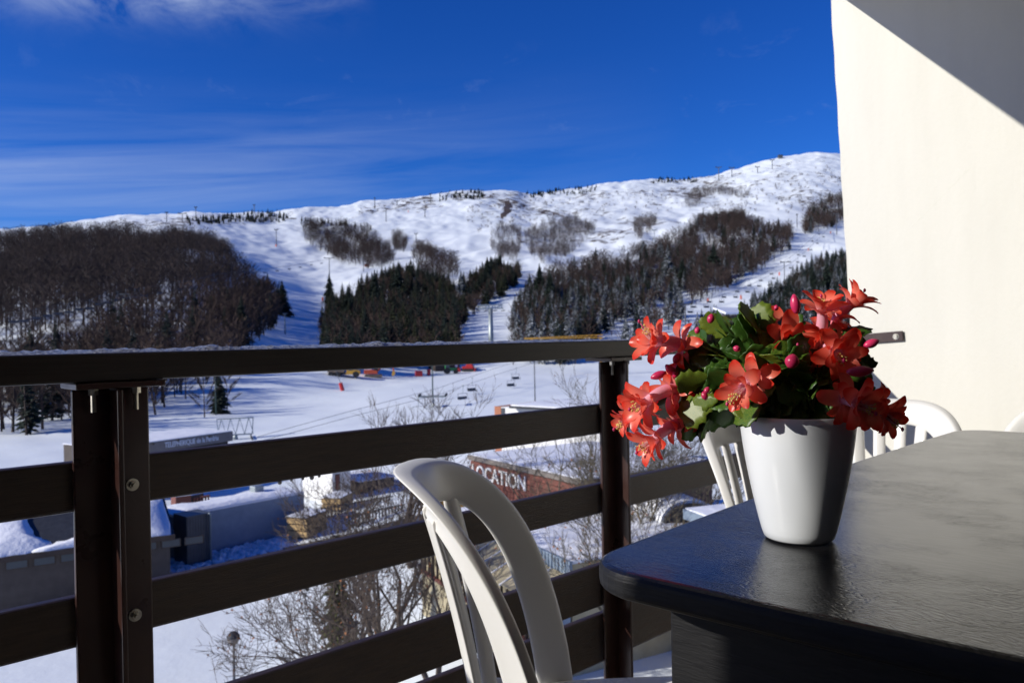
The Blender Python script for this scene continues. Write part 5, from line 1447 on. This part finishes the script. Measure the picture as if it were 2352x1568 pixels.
def make_chair():
    surf, outer, inner, zs = chair_shape()
    root = empty('plastic_chair')
    fr = MB(); n = len(outer)
    vs = []
    for (ao, zo), (ai, zi) in zip(outer, inner):
        am, zm = ao * .5 + ai * .5, zo * .5 + zi * .5
        rim = surf(ao * 1.06, zo + .004, 0.036)
        vs += [surf(ai, zi, 0.006), surf(ai * .8 + am * .2, zi * .8 + zm * .2, -0.001), surf(am, zm, -0.004), surf(ao * .93 + ai * .07, zo * .93 + zi * .07, 0.0), surf(ao, zo, 0.008), rim]
    fs = []
    for i in range(n - 1):
        for j in range(5):
            fs.append((i * 6 + j, i * 6 + j + 1, (i + 1) * 6 + j + 1, (i + 1) * 6 + j))
    fr.add(vs, fs)
    o = fr.build('backrest', M['plastic'], root, smooth=True); solid(o, 0.0045)
    # slats from the arch down to the seat, rounded in section
    def arch_z(a):
        best = min(range(n // 4, n - n // 4), key=lambda i: abs(inner[i][0] - a)); return inner[best][1]
    for a0 in (-0.084, -0.028, 0.028, 0.084):
        z1 = arch_z(a0) + 0.012
        vs, fs = [], []
        K = 14
        for i in range(K + 1):
            z = zs - .005 + (z1 - zs + .005) * i / K
            sp = 1 - 0.28 * (1 - i / K)
            a = a0 * sp
            w = 0.0155
            for da, of in ((-w, 0.010), (-w * .75, 0.0015), (0, 0.0), (w * .75, 0.0015), (w, 0.010)):
                vs.append(surf(a + da, z, of))
        for i in range(K):
            for j in range(4): fs.append((i * 5 + j, i * 5 + j + 1, (i + 1) * 5 + j + 1, (i + 1) * 5 + j))
        s_ = MB(); s_.add(vs, fs); o = s_.build('back_slat', M['plastic'], root, smooth=True); solid(o, 0.004)
    # seat, gently dished, turned-down rim
    st = MB(); vs, fs = [], []
    K = 16
    for i in range(K + 1):
        for j in range(K + 1):
            u, v = -1 + 2 * i / K, -1 + 2 * j / K
            sx = 0.205 + 0.02 * v
            k = 1 - 0.12 * (u * u) * (v * v)
            z = 0.432 - 0.014 * (1 - u * u) * (1 - v * v) + 0.008 * v
            if abs(u) > .99 or abs(v) > .99: z -= 0.03
            vs.append((u * sx * k, v * 0.2 * k, z))
    for i in range(K):
        for j in range(K): fs.append((i * (K + 1) + j, (i + 1) * (K + 1) + j, (i + 1) * (K + 1) + j + 1, i * (K + 1) + j + 1))
    st.add(vs, fs); o = st.build('seat', M['plastic'], root, smooth=True); solid(o, 0.005)
    for sx in (-1, 1):
        for sy in (-1, 1):
            l_ = MB(); vs = []
            for z, k in ((0.0, 1.0), (0.2, .9), (0.415, .82)):
                x, y = sx * 0.235 * k, sy * (0.225 if sy > 0 else 0.25) * k
                w = 0.030 + 0.016 * z / .4
                vs += [(x - sx * w, y, z), (x - sx * w * .3, y + sy * .004, z), (x, y, z), (x + sx * .004, y - sy * w * .3, z), (x, y - sy * w, z)]
            fs = [(i * 5 + j, i * 5 + j + 1, i * 5 + j + 6, i * 5 + j + 5) for i in range(2) for j in range(4)]
            l_.add(vs, fs); o = l_.build('leg', M['plastic'], root, smooth=True); solid(o, 0.005, 0)
    return root
CH = make_chair()
def put_chair(o, top_px, top_py, depth, face, label):
    """set the chair so that the middle of its back's top edge stands at that spot, looking along face"""
    f = Vector((face[0], face[1], 0)).normalized()
    tp = at(top_px, top_py, depth)
    yb = -0.185 - BK1 * .404 - BK2 * .404 ** 2
    loc = tp - f * yb
    o.location = (loc.x, loc.y, 0.0)
    o.rotation_euler = (0, 0, math.atan2(f.y, f.x) - math.pi / 2)
    tag(o, label, 'chair', 'white plastic garden chairs round the table')
put_chair(CH, 962, 1082, 1.11, (0.9947, -0.1026), 'white plastic chair pulled out in front, nearest the railing post')
CH.location = (0.1274, 1.2192, 0.0)
c2 = copy_tree(CH); put_chair(c2, 1668, 962, 1.93, (0.60, -0.80), 'white plastic chair behind the flower pot, on the railing side of the table')
c3 = copy_tree(CH); put_chair(c3, 2045, 917, 2.28, (-0.55, -0.84), 'white plastic chair at the far end of the table, arch seen against the sunlit wall')
c4 = copy_tree(CH); put_chair(c4, 2520, 935, 2.1, (-0.75, -0.66), 'white plastic chair cut off at the right edge of the picture')

# ------------------------------------------------------------------ flower pot
m, t, b, out = new_mat('white_glaze'); M['glaze'] = m
b.inputs['Base Color'].default_value = (0.66, 0.68, 0.70, 1)
b.inputs['Roughness'].default_value = 0.26
b.inputs['Specular IOR Level'].default_value = 0.55
n0 = noise_node(t, 9, 4); c0 = ramp(t, n0.outputs['Fac'], [(0.35, (0.675, 0.70, 0.725)), (0.65, (0.72, 0.745, 0.77))])
ns = noise_node(t, 55, 2); sr = ramp(t, ns.outputs['Fac'], [(0.765, (1, 1, 1)), (0.785, (0.25, 0.22, 0.2))])
mxx = nd(t, 'ShaderNodeMix', data_type='RGBA', blend_type='MULTIPLY'); mxx.inputs['Factor'].default_value = 1
t.links.new(c0.outputs[0], mxx.inputs['A']); t.links.new(sr.outputs[0], mxx.inputs['B']); t.links.new(mxx.outputs['Result'], b.inputs['Base Color'])
M['soil'] = pmat('dark_soil', (0.035, 0.024, 0.016), 0.95, (0.012, 0.008, 0.006), 60, bump=0.8, bscale=120)
POTC = at(1835, 1237, 0.818); POTC.z = TZ + 0.0012
PH, PR, PB = 0.1295, 0.0585, 0.0350
POT = empty('flower_pot', POTC, 0, 'glossy white tapered ceramic flower pot standing on the black table', 'flower pot')
prof = [(0.0005, 0.002), (PB - .006, 0.0008), (PB - .003, 0.0), (PB, 0.0025)]
for i in range(1, 21):
    f = i / 20
    prof.append((PB + (PR - PB) * (f ** 0.80) * (1 + 0.10 * math.sin(math.pi * f)) / 1.0 if f < 1 else PR, 0.0025 + (PH - 0.0035) * f))
prof += [(PR - 0.0012, PH), (PR - 0.003, PH - 0.0008), (PR - 0.0045, PH - 0.006), (PR - 0.009, PH - 0.05)]
MB().lathe(prof, 96).build('pot_body', M['glaze'], POT, smooth=True)
so = MB(); so.lathe([(0.0003, PH - 0.010), (0.02, PH - .009), (0.04, PH - 0.012), (PR - 0.0052, PH - 0.014)], 40); so.build('soil', M['soil'], POT, smooth=True)

# ------------------------------------------------------------------ the flowering cactus
def translucent(name, colfn, rough, tw, tint, spec=.4):
    m, t, b, out = new_mat(name)
    b.inputs['Roughness'].default_value = rough
    b.inputs['Specular IOR Level'].default_value = spec
    col = colfn(t)
    t.links.new(col, b.inputs['Base Color'])
    tr = nd(t, 'ShaderNodeBsdfTranslucent')
    mm = nd(t, 'ShaderNodeMix', data_type='RGBA', blend_type='MULTIPLY'); mm.inputs['Factor'].default_value = 1; mm.inputs['B'].default_value = (*tint, 1)
    t.links.new(col, mm.inputs['A']); t.links.new(mm.outputs['Result'], tr.inputs['Color'])
    ms = nd(t, 'ShaderNodeMixShader'); ms.inputs[0].default_value = tw
    t.links.new(b.outputs[0], ms.inputs[1]); t.links.new(tr.outputs[0], ms.inputs[2]); t.links.new(ms.outputs[0], out.inputs[0])
    return m
def petal_col(t):
    uv = nd(t, 'ShaderNodeAttribute', attribute_name='along')
    n_ = noise_node(t, 60, 4, vscale=(1, 1, 1))
    ad_ = nd(t, 'ShaderNodeMath', operation='MULTIPLY_ADD'); ad_.inputs[1].default_value = 0.22; t.links.new(n_.outputs['Fac'], ad_.inputs[0]); t.links.new(uv.outputs['Fac'], ad_.inputs[2])
    return ramp(t, ad_.outputs[0], [(0.12, (0.92, 0.48, 0.50)), (0.34, (0.95, 0.32, 0.25)), (0.74, (0.95, 0.20, 0.125)), (1.08, (0.80, 0.05, 0.025))]).outputs[0]
M['petal'] = translucent('coral_petal', petal_col, 0.32, 0.45, (1.0, 0.62, 0.55))
def tube_col(t):
    uv = nd(t, 'ShaderNodeAttribute', attribute_name='along')
    return ramp(t, uv.outputs['Fac'], [(0.0, (0.80, 0.16, 0.15)), (0.35, (0.85, 0.33, 0.45)), (1.0, (0.88, 0.52, 0.62))]).outputs[0]
M['ftube'] = translucent('pink_flower_tube', tube_col, 0.35, 0.25, (1, .7, .8))
def leaf_col(t):
    n_ = noise_node(t, 38, 4)
    oi = nd(t, 'ShaderNodeObjectInfo')
    ad_ = nd(t, 'ShaderNodeMath', operation='MULTIPLY_ADD'); ad_.inputs[1].default_value = 0.5; t.links.new(oi.outputs['Random'], ad_.inputs[0]); t.links.new(n_.outputs['Fac'], ad_.inputs[2])
    return ramp(t, ad_.outputs[0], [(0.35, (0.018, 0.050, 0.009)), (0.75, (0.048, 0.125, 0.014)), (1.05, (0.150, 0.200, 0.020))]).outputs[0]
M['leaf'] = translucent('cactus_leaf', leaf_col, 0.42, 0.28, (1.2, 1.25, 0.35), .5)
M['leafedge'] = pmat('bud_magenta', (0.62, 0.035, 0.13), 0.32, (0.42, 0.015, 0.07), 40)
M['stigma'] = pmat('stigma_magenta', (0.50, 0.02, 0.12), 0.4, (0.4, 0.012, 0.09), 40)
M['anther'] = pmat('yellow_anther', (0.80, 0.62, 0.22), 0.6, (0.62, 0.44, 0.12), 60)
M['filament'] = pmat('pale_filament', (0.86, 0.72, 0.70), 0.45, (0.80, 0.58, 0.60), 30)
M['stem'] = pmat('woody_stem', (0.10, 0.095, 0.05), 0.8, (0.06, 0.06, 0.025), 40)

def with_along(me, vals):
    a_ = me.attributes.new('along', 'FLOAT', 'POINT'); a_.data.foreach_set('value', np.asarray(vals, np.float32)); return me
def leaf_mesh(seed):
    """flat toothed segment, root at origin, length 1 along +Y, face up +Z"""
    rg = random.Random(seed)
    nt_ = 4
    L, Wd = 1.0, rg.uniform(.23, .29)
    side = []
    prof_ = [(0.0, .10), (.10, .17), (.20, .24), (.27, .36), (.33, .31), (.43, .34), (.52, .49), (.58, .42), (.68, .43), (.77, .50), (.82, .41), (.90, .36), (.985, .33), (1.0, .22), (.965, .07)]
    bendk = rg.uniform(.06, .22); tw_ = rg.uniform(-.18, .18)
    vs, fs = [], []
    rows = []
    for y, w in prof_:
        wl = w * Wd / .36 * rg.uniform(.92, 1.06); wr = w * Wd / .36 * rg.uniform(.92, 1.06)
        row = []
        for x in (-wl, -wl * .45, 0.0, wr * .45, wr):
            z = -bendk * y * y + tw_ * x * y + .10 * abs(x) + (.028 if x == 0 else 0)
            row.append((x, y if x else min(y, .965), z))
        rows.append(row)
    th = .045
    for row in rows:
        for p in row: vs.append(p)
    n_ = len(vs)
    for row in rows:
        for j, p in enumerate(row): vs.append((p[0] * .985, p[1], p[2] - th * (0.45 if j in (0, 4) else 1.0 if j != 2 else 1.35)))
    for i in range(len(rows) - 1):
        for j in range(4):
            a0 = i * 5 + j
            fs.append((a0, a0 + 1, a0 + 6, a0 + 5)); fs.append((n_ + a0, n_ + a0 + 5, n_ + a0 + 6, n_ + a0 + 1))
        for j in (0, 4):
            a0 = i * 5 + j
            fs.append((a0, a0 + 5, n_ + a0 + 5, n_ + a0) if j == 0 else (a0, n_ + a0, n_ + a0 + 5, a0 + 5))
    e0 = (len(rows) - 1) * 5
    for j in range(4): fs.append((e0 + j, e0 + j + 1, n_ + e0 + j + 1, n_ + e0 + j)); fs.append((j, n_ + j, n_ + j + 1, j + 1))
    mb = MB(); mb.add(vs, fs)
    me = mb.mesh('leaf_segment', M['leaf'], smooth=True)
    return me
LEAVES = [leaf_mesh(i) for i in range(7)]
def petal_mesh(seed, kind):
    """petal rooted at origin, leaving along +Z (flower axis) and curving outwards to +X; length about 1"""
    rg = random.Random(seed)
    nL, nW = 9, 5
    a0, a1 = {'in': (.22, .95), 'mid': (.5, 1.6), 'out': (.7, 2.4)}[kind]
    a0 += rg.uniform(-.12, .12); a1 += rg.uniform(-.3, .3)
    Wd = rg.uniform(.25, .33)
    vs, al = [], []
    p = Vector((0, 0, 0)); ang = a0
    for i in range(nL):
        f = i / (nL - 1)
        ang = a0 + (a1 - a0) * f ** .9
        w = Wd * (math.sin(math.pi * min(1, .10 + .76 * f ** .9)) ** .8) * (1 if f < .97 else .45)
        if i: p = p + Vector((math.sin(ang), 0, math.cos(ang))) / (nL - 1)
        nrm = Vector((-math.cos(ang), 0, math.sin(ang)))
        for j in range(nW):
            g = -1 + 2 * j / (nW - 1)
            vs.append(p + Vector((0, g * w, 0)) + nrm * (.32 * w * g * g + (.02 if j == 2 else 0)) + Vector((0, 0, .02 * math.sin(7 * f + seed) * g)))
            al.append(f)
    fs = [(i * nW + j, i * nW + j + 1, (i + 1) * nW + j + 1, (i + 1) * nW + j) for i in range(nL - 1) for j in range(nW - 1)]
    mb = MB(); mb.add(vs, fs)
    return with_along(mb.mesh('petal', M['petal'], smooth=True), al)
PET = {k: [petal_mesh(s + 10 * q, k) for s in range(3)] for q, k in enumerate(('in', 'mid', 'out'))}

CACTUS = empty('christmas_cactus', POTC + Vector((0, 0, PH - .012)), 0, 'flowering cactus with toothed green segments and coral red blooms, in the white pot', 'plant')
CO = CACTUS.location.copy()
def basis(d, ref):
    d = d.normalized(); x = ref - d * ref.dot(d)
    x = x.normalized() if x.length > 1e-4 else d.orthogonal().normalized()
    return d, x, d.cross(x)
def put(o, loc, y_ax, z_hint, s):
    y = y_ax.normalized(); x = y.cross(z_hint)
    x = x.normalized() if x.length > 1e-4 else y.orthogonal().normalized()
    z = x.cross(y)
    m4 = Matrix(((x.x * s, y.x * s, z.x * s, loc.x), (x.y * s, y.y * s, z.y * s, loc.y), (x.z * s, y.z * s, z.z * s, loc.z), (0, 0, 0, 1)))
    o.matrix_local = m4
INNER = MB()
def leaf_at(loc, d, hint, L, inner=False):
    me = rng.choice(LEAVES); wd = rng.uniform(1.0, 1.25)
    if inner:                                   # hidden inside the crown: kept as one mass
        y = d.normalized(); x = y.cross(hint); x = x.normalized() if x.length > 1e-4 else y.orthogonal().normalized(); z = x.cross(y); q = loc - CO
        INNER.add([q + x * (v.co.x * L * wd) + y * (v.co.y * L) + z * (v.co.z * L) for v in me.vertices], [tuple(f.vertices) for f in me.polygons])
        return None
    o = link('leaf_segment', me, CACTUS)
    put(o, loc - CO, d, hint, L); o.scale.x *= wd
    return o
def stem_chain(end, bow=.05, L=.037, last=None, start=None, hint=None, skip=.30):
    """chain of segments from the soil out to a spot"""
    base = start or (POTC + Vector((rng.uniform(-.022, .022), rng.uniform(-.022, .022), PH - .012)))
    mid = (base + end) / 2 + Vector((0, 0, bow)) + (end - base).length * .1 * Vector((rng.uniform(-1, 1), rng.uniform(-1, 1), 0)) * .5
    K = 40
    pts = [base * (1 - f) ** 2 + mid * 2 * f * (1 - f) + end * f * f for f in [i / K for i in range(K + 1)]]
    ln = sum((pts[i + 1] - pts[i]).length for i in range(K))
    n = max(1, round(ln / L)); Ls = ln / n
    acc, k, a = 0, 0, pts[0]
    cuts = [pts[0]]
    for i in range(K):
        acc += (pts[i + 1] - pts[i]).length
        if acc >= Ls * (len(cuts)) - 1e-6 and len(cuts) < n: cuts.append(pts[i + 1])
    cuts.append(pts[-1])
    tocam = (CAM - end).normalized()
    h0 = hint or (tocam * rng.uniform(-.2, 1.0) + Vector((rng.uniform(-.9, .9), rng.uniform(-.9, .9), rng.uniform(.0, .9))))
    for i in range(len(cuts) - 1):
        d = cuts[i + 1] - cuts[i]
        leaf_at(cuts[i], d, h0 + Vector((rng.uniform(-.25, .25), rng.uniform(-.25, .25), rng.uniform(-.2, .2))), d.length * 1.09, inner=i < len(cuts) - 3)
    return cuts[-1], (cuts[-1] - cuts[-2]).normalized()

def flower(base, tip, size=1.0, style_to=None, seed=0, reflex=1.0, roll=0.0, stub=False):
    """base where the bloom leaves its segment, tip the mouth of the tube"""
    rg = random.Random(seed)
    ax = tip - base; Lt = ax.length
    d, x, y = basis(ax, Vector((0, 0, 1)) if abs(ax.normalized().z) < .9 else Vector((1, 0, 0)))
    # tube, slightly bent
    K = 9; n = 10
    mb = MB(); vs, al = [], []
    for i in range(K):
        f = i / (K - 1)
        r_ = (.0042 + .0022 * math.sin(math.pi * min(1, f * 1.1)) + .0012 * f) * size
        c = base + ax * f + x * (.10 * Lt * math.sin(math.pi * f))
        for k in range(n):
            an = 2 * math.pi * k / n
            vs.append(c + (x * math.cos(an) + y * math.sin(an)) * r_ - CO); al.append(f)
    fs = [(i * n + k, i * n + (k + 1) % n, (i + 1) * n + (k + 1) % n, (i + 1) * n + k) for i in range(K - 1) for k in range(n)]
    mb.add(vs, fs)
    me = with_along(mb.mesh('flower', M['ftube'], smooth=True), al)
    fl = link('flower', me, CACTUS)
    def whorl(f, cnt, kind, L, r_):
        c = base + ax * f + x * (.10 * Lt * math.sin(math.pi * f))
        a_off = rg.uniform(0, 6.28) + roll
        for k in range(cnt):
            an = a_off + 2 * math.pi * (k + rg.uniform(-.16, .16)) / cnt
            rad = x * math.cos(an) + y * math.sin(an)
            o = link('petal', rg.choice(PET[kind]), fl)
            s = L * rg.uniform(.85, 1.15)
            sd = d.cross(rad)
            loc = c + rad * r_ - CO
            o.matrix_local = Matrix(((rad.x * s, sd.x * s, d.x * s, loc.x), (rad.y * s, sd.y * s, d.y * s, loc.y), (rad.z * s, sd.z * s, d.z * s, loc.z), (0, 0, 0, 1)))
    whorl(.10, 3, 'out', .019 * size, .003)
    whorl(.24, 4, 'out', .027 * size, .0042)
    whorl(.36, 3, 'mid', .024 * size, .0045)
    whorl(.82, 5, 'mid', .027 * size, .005)
    whorl(.98, 6, 'in', .026 * size, .0055)
    whorl(1.02, 3, 'in', .019 * size, .005)
    # stamens and style
    so_ = style_to if style_to is not None else tip + d * .030 * size + Vector((0, 0, -.004))
    sd_ = (so_ - tip); Ls = sd_.length
    fm = MB(); am = MB()
    for k in range(26):
        an = rg.uniform(0, 6.28); rr2 = rg.uniform(.001, .0042) * size
        p0 = tip - d * .004 + (x * math.cos(an) + y * math.sin(an)) * rr2 * .7
        ln = rg.uniform(.55, .95)
        p1 = tip + sd_ * ln * .55 + (x * math.cos(an) + y * math.sin(an)) * rr2 * 1.2
        p2 = tip + sd_ * ln * .86 + (x * math.cos(an) + y * math.sin(an)) * rr2 * rg.uniform(.8, 2.2)
        fm.tube([p0 - CO, p1 - CO, p2 - CO], [.00032, .00028, .00022], 3, caps=False)
        q = p2 - CO
        am.lathe([(0.0001, -.0011), (.0007, -.0005), (.0008, .0004), (.0001, .0011)], 5, q)
    fm.build('filament_bundle', M['filament'], fl); am.build('anther_cluster', M['anther'], fl)
    st_ = MB(); st_.tube([tip - CO, tip + sd_ * .5 - CO, so_ - CO], [.0007, .0006, .0006], 5)
    e = so_ - CO
    st_.lathe([(0.0001, -.0022), (.0013, -.0010), (.0016, .0004), (.0009, .0019), (.0001, .0024)], 8, e)
    st_.build('style', M['stigma'], fl, smooth=True)
    return fl
def P(px, py, d): return at(px, py, d)

FL = [((1592, 806), .865, (1502, 786), .845, (1468, 738), .845, 1.05),
      ((1578, 893), .870, (1478, 928), .845, (1446, 940), .835, 1.15),
      ((1510, 918), .895, (1440, 962), .885, (1410, 986), .88, .78),
      ((1582, 968), .880, (1500, 1012), .865, (1462, 1040), .865, 1.08),
      ((1765, 772), .865, (1812, 785), .815, (1832, 792), .795, 1.15),
      ((1873, 788), .850, (1886, 706), .835, (1886, 680), .83, 1.0),
      ((1912, 752), .860, (1964, 694), .850, (1986, 667), .85, .98),
      ((1880, 800), .825, (1925, 812), .785, (1938, 828), .770, 1.08),
      ((1752, 868), .795, (1704, 893), .760, (1670, 928), .752, .95),
      ((1925, 918), .765, (1975, 932), .735, (2012, 950), .725, 1.0),
      ((1985, 925), .775, (2032, 950), .755, (2073, 986), .75, .85)]
for i, (b0, db, t0, dt_, s0, ds, sz) in enumerate(FL):
    bp_, tp_ = P(*b0, db), P(*t0, dt_)
    flower(bp_, tp_, sz * .90, P(*s0, ds), 40 + i)
    # the stem that carries it
    stem_chain(bp_, rng.uniform(.03, .06))
# more stems filling the crown
for px, py, dd, bw in [(1572, 800, .80, .05), (1600, 745, .83, .03), (1612, 768, .78, .03), (1640, 735, .84, .03), (1660, 770, .77, .03), (1690, 735, .86, .02), (1715, 703, .80, .02), (1700, 745, .76, .02),
                      (1745, 760, .86, .02), (1790, 722, .88, .02), (1815, 728, .82, .02), (1850, 745, .88, .02), (1790, 800, .74, .03), (1770, 840, .71, .03), (1850, 840, .70, .03), (1835, 875, .70, .05),
                      (1900, 870, .72, .04), (1955, 760, .84, .03), (1985, 745, .83, .03), (1990, 810, .82, .04), (1998, 850, .80, .05), (1985, 880, .80, .05), (1950, 850, .74, .04), (1940, 900, .76, .06),
                      (1555, 850, .80, .05), (1560, 880, .84, .05), (1585, 930, .80, .06), (1595, 995, .78, .07), (1570, 960, .84, .06), (1630, 960, .76, .06), (1680, 955, .74, .06), (1650, 900, .72, .05),
                      (1625, 860, .72, .04), (1600, 840, .74, .04), (1690, 850, .70, .04), (1730, 930, .71, .05), (1775, 965, .715, .06), (1830, 965, .715, .06), (1690, 905, .70, .05), (1660, 820, .73, .03),
                      (1580, 870, .90, .04), (1650, 800, .92, .03), (1720, 780, .93, .02), (1800, 770, .94, .02), (1880, 780, .94, .02), (1960, 830, .92, .04), (1700, 830, .95, .03), (1900, 850, .95, .04), (1640, 930, .92, .05), (1780, 860, .96, .03), (1950, 910, .90, .06),
                      (1668, 722, .80, .01), (1650, 745, .75, .02), (1720, 722, .77, .01), (1735, 705, .83, .01), (1760, 720, .86, .01), (1605, 812, .76, .04), (1580, 770, .82, .03), (1625, 790, .74, .03), (1680, 790, .72, .02), (1640, 835, .70, .04), (1600, 900, .74, .06), (1570, 915, .78, .06), (1610, 945, .73, .07), (1660, 935, .71, .06), (1700, 945, .72, .06), (1750, 900, .69, .05), (1800, 905, .69, .05), (1860, 905, .70, .06), (1880, 935, .73, .07), (1810, 830, .70, .03), (1930, 870, .72, .05), (1965, 885, .76, .06), (1975, 775, .80, .03), (1925, 770, .80, .02), (1620, 730, .86, .02), (1830, 800, .73, .02), (1740, 830, .70, .03), (1790, 940, .70, .07),
                      (1560, 840, .87, .05), (1548, 880, .88, .06), (1590, 960, .86, .07), (1605, 990, .85, .07), (1575, 1000, .87, .08), (1625, 975, .86, .07), (1650, 965, .84, .07), (1565, 930, .9, .07), (1600, 880, .88, .05), (1640, 870, .84, .05), (1680, 880, .80, .05), (1655, 915, .80, .06), (1700, 960, .78, .07), (1760, 955, .765, .07), (1800, 975, .77, .08), (1835, 960, .77, .07), (1875, 950, .785, .07), (1915, 945, .80, .07), (1995, 830, .84, .05), (2002, 865, .85, .06), (1990, 900, .86, .06), (1960, 925, .84, .07), (1840, 850, .78, .04), (1870, 870, .78, .05), (1800, 860, .77, .04), (1770, 830, .79, .03), (1720, 800, .80, .02), (1680, 760, .82, .02), (1615, 800, .85, .03), (1850, 760, .84, .02), (1900, 730, .90, .01)]:
    if px < 1700 and dd < .84: dd = .835 + (dd - .70) * .5
    elif dd < .78: dd = .775 + (dd - .69) * .35
    stem_chain(P(px, py, dd), bw)
# a full mound of smaller segments between the blooms
MOUND = [(1560, 800), (1600, 745), (1660, 715), (1720, 700), (1790, 720), (1850, 760), (1950, 770), (1995, 820), (1990, 880), (1930, 930), (1840, 950), (1740, 950), (1640, 985), (1580, 985), (1550, 900)]
mp_ = [(rng.uniform(1545, 2000), rng.uniform(700, 985)) for _ in range(105)]
ok_ = inpoly(np.array([q[0] for q in mp_]), np.array([q[1] for q in mp_]), MOUND)
for q, o_ in list(zip(mp_, ok_)):
    if not o_: continue
    dd = (.86 if q[0] < 1700 else .80) + rng.uniform(-.02, .05)
    e_ = P(q[0], q[1], dd)
    out_d = (e_ - (POTC + Vector((0, 0, PH)))); out_d = out_d.normalized() + Vector((rng.gauss(0, .35), rng.gauss(0, .35), rng.gauss(0, .35)))
    out_d.normalize()
    leaf_at(e_ - out_d * .034, out_d, (CAM - e_).normalized() + Vector((rng.gauss(0, .5), rng.gauss(0, .5), rng.gauss(.2, .5))), rng.uniform(.026, .038))
tag(INNER.build('inner_leaf_mass', M['leaf'], CACTUS, smooth=True), kind='stuff')
# buds
def bud(px, py, d, ln, dirpx, rad=.0036):
    p = P(px, py, d); q = P(px + dirpx[0], py + dirpx[1], d)
    ax = (q - p).normalized()
    K, n = 8, 10; vs = []
    dd, x, y = basis(ax, Vector((.3, .2, 1)))
    for i in range(K):
        f = i / (K - 1); r_ = rad * math.sin(math.pi * (.08 + .88 * f)) ** .7
        for k in range(n):
            an = 2 * math.pi * k / n
            vs.append(p + ax * ln * f + (x * math.cos(an) + y * math.sin(an)) * r_ - CO)
    fs = [(i * n + k, i * n + (k + 1) % n, (i + 1) * n + (k + 1) % n, (i + 1) * n + k) for i in range(K - 1) for k in range(n)] + [tuple(range(n - 1, -1, -1)), tuple((K - 1) * n + k for k in range(n))]
    mb = MB(); mb.add(vs, fs); mb.build('bud', M['leafedge'], CACTUS, smooth=True)
for a_ in [(1552, 862, .855, .016, (-30, -32), .0048), (1530, 855, .86, .018, (-38, 14), .0046), (1555, 868, .85, .008, (-14, -24), .0034), (1622, 918, .80, .009, (-8, -20), .0034), (1619, 904, .80, .008, (8, -14), .003),
           (1630, 742, .82, .010, (6, -24), .004), (1600, 766, .80, .007, (4, -18), .003), (1700, 803, .76, .007, (-12, -4), .0032), (1945, 855, .76, .026, (52, -4), .0055), (1985, 795, .80, .016, (26, -10), .0046),
           (1815, 845, .765, .014, (8, -30), .0068), (1830, 720, .80, .020, (-6, -40), .005), (1783, 713, .84, .006, (0, -18), .0026), (1560, 812, .86, .012, (-12, 22), .0042)]:
    bud(*a_)
